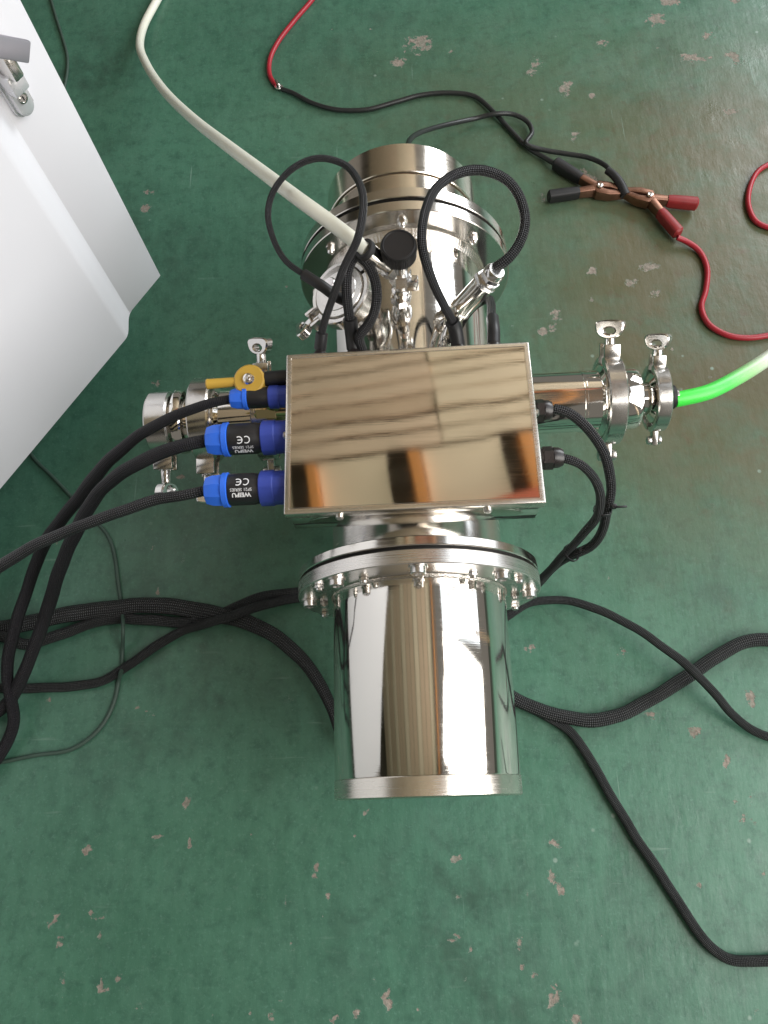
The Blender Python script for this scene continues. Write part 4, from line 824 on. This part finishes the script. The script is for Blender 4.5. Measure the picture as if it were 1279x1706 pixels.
# ---- spring clips biting each other
def clip(name, pivot, jaw, h1_, h2_, boot_mat, label, boot1=True):
    """two bent arms crossing at a pivot; sleeves on the handles; coil spring"""
    pv = Vector(pivot); jw = Vector(jaw); root = empty(name, (pv.x, pv.y, 0)); tag(root, label, 'clip', 'spring clips')
    ax = (jw - pv).normalized(); sd_ = ax.cross(Vector((0, 0, 1))).normalized()
    for k, (hp, sg) in enumerate(((Vector(h1_), 1), (Vector(h2_), -1))):
        L = (jw - pv).length; sgn = 1 if (hp - pv).dot(sd_) < 0 else -1
        pts = [hp.lerp(pv, .05), hp.lerp(pv, .55), hp.lerp(pv, .88) + sd_ * sgn * .000, pv + sd_ * sgn * .0075, pv + ax * L * .35 + sd_ * sgn * .0085, pv + ax * L * .7 + sd_ * sgn * .0045, jw + sd_ * sgn * .0012]
        arm = obj('arm', loft(pts, [.0045, .0060, .0072, .0070, .0062, .0050, .0030], [.0070, .0085, .0100, .0105, .0095, .0080, .0070]), 'copper', root)
        teeth = []
        for q in range(4):
            t = .55 + .12 * q; c_ = pv + ax * L * t + sd_ * sgn * (.0040 * (1 - t) + .0016)
            teeth.append(box(c_, (.0030, .0030, .010), .0004, Matrix.Rotation(R(45), 3, 'Z')))
        obj('teeth', merge(*teeth), 'copper', arm)
        obj('sleeve', loft([hp + (hp - pv).normalized() * .003, hp, hp.lerp(pv, .25), hp.lerp(pv, .50), hp.lerp(pv, .60)], [.0060, .0092, .0090, .0084, .0074], [.0075, .0108, .0110, .0110, .0104], rnd=.55, n=18), boot_mat, root)
    obj('pivot_pin', merge(lathe([(-.012, .0), (-.012, .0038), (.011, .0038), (.012, .0055), (.0132, .0052), (.0140, .003), (.0132, 0)], pv, (0, 0, 1), 18)), 'chromeish', root)
    sp = []
    for k in range(61):
        a = k / 60 * 2 * math.pi * 4; sp.append(tuple(pv + Vector((.0062 * math.cos(a), .0062 * math.sin(a), -.008 + .016 * k / 60))))
    obj('spring', rtube(sp, .0009, 6, .004), 'chromeish', root)
    return root
clip('spring_clip', (.3560, 1.0090, .014), (.4080, .9960, .014), (.2870, 1.0760, .014), (.2680, 1.0010, .014), 'rubber', 'copper coloured clip with black sleeves, biting the red one')
clip('spring_clip', (.4390, .9800, .016), (.3930, 1.0010, .016), (.5200, .9640, .016), (.4790, .9040, .016), 'red_boot', 'copper coloured clip with red sleeves and a red wire')
e1 = Vector(PATHS['black_r'][-1])
obj('boot', rtube([tuple(e1 + Vector((-.010, .012, .0))), tuple(e1), tuple(e1 + Vector((.010, -.018, -.003))), tuple(e1 + Vector((.017, -.040, -.008)))], .0085, 18, rfun=lambda t: .8 + .25 * t), 'rubber', r1)

# ------------------------------------------------------------------ white cabinet
D = Vector((-.5561, -.8311, 0)); Nn = Vector((.8311, -.5561, 0)); A = Vector((-.4260, .6882, 0)); ZB, ZT = .12, 1.02
cab = empty('white_cabinet', (-.60, .80, 0)); tag(cab, 'white powder coated cabinet at the upper left with a chrome handle', 'cabinet')
def plan(pts, z0, z1, bev=.0015): return xf(prism_l([(p.x, p.y) for p in pts], z0, z1, bev), Matrix.Identity(4))
F1 = A - D * .0200 - Nn * .0235; F0 = A - D * .1095 - Nn * .0245
dr = obj('door', plan([F0, F1, F1 - Nn * .022, F0 - Nn * .022], ZB + .0012, ZT - .001, .0008), 'white', cab)
E1 = A + D * 1.50  # panel lengthened out of view, added to whiten the cylinder's reflection
fold = [A + D * (.012 - .046 * k / 12) - Nn * (.0245 * (3 * (k / 12) ** 2 - 2 * (k / 12) ** 3)) for k in range(13)]
obj('side_panel', plan(fold[::-1] + [E1, E1 - Nn * .40, fold[-1] - Nn * .376], ZB, ZT, 0), 'white', cab)
obj('back_panel', plan([F0 - Nn * .023, A - D * .0255 - Nn * .047, A - D * .0255 - Nn * .398, F0 - Nn * .398], ZB + .004, ZT - .004), 'white', cab)
for p in (F0 + D * .08 - Nn * .20, E1 - D * .08 - Nn * .20, F0 + D * .03 - Nn * .36, E1 - D * .08 - Nn * .36):
    obj('foot', lathe([(0, .022), (.012, .022), (.014, .008), (ZB + .003, .008)], (p.x, p.y, 0), (0, 0, 1), 24), 'plastic', cab)
# handle on the narrow door: rounded plate, lock barrel, lever
hb = A - D * .047 - Nn * .0242
hm = Matrix(((D.x, 0, Nn.x, hb.x), (D.y, 0, Nn.y, hb.y), (0, 1, 0, .515), (0, 0, 0, 1)))      # local x along the door, y up, z out
def stadium(w, h0, h1_, n=14):
    return [(w * math.cos(R(180 + 180 * k / n)), h0 + w * math.sin(R(180 + 180 * k / n))) for k in range(n + 1)] + [(w * math.cos(R(180 * k / n)), h1_ + w * math.sin(R(180 * k / n))) for k in range(n + 1)]
hd = obj('handle', xf(merge(prism_l(stadium(.0125, -.020, .062), 0, .006, .001), prism_l(stadium(.0108, -.018, .060), .006, .014, .0022)), hm), 'zinc', dr)
obj('lock_barrel', xf(merge(lathe_l([(.014, .0062), (.0165, .0060), (.017, .0045), (.0162, .0040), (.0162, 0)], 24)), hm @ Matrix.Translation((0, -.006, 0))), 'chromeish', hd)
obj('keyhole', xf(box((0, 0, .0166), (.0012, .0050, .0012), .0003), hm @ Matrix.Translation((0, -.006, 0))), 'dark', hd)
obj('lever_block', xf(box((.003, .020, .021), (.022, .024, .018), .0030), hm), 'zinc', hd)
obj('lever', xf(box((.010, .074, .044), (.074, .021, .007), .0018, Matrix.Rotation(R(43), 3, 'Z')), hm), 'lever', hd)
obj('lever_neck', xf(box((.004, .050, .029), (.014, .040, .024), .003), hm), 'chromeish', hd)
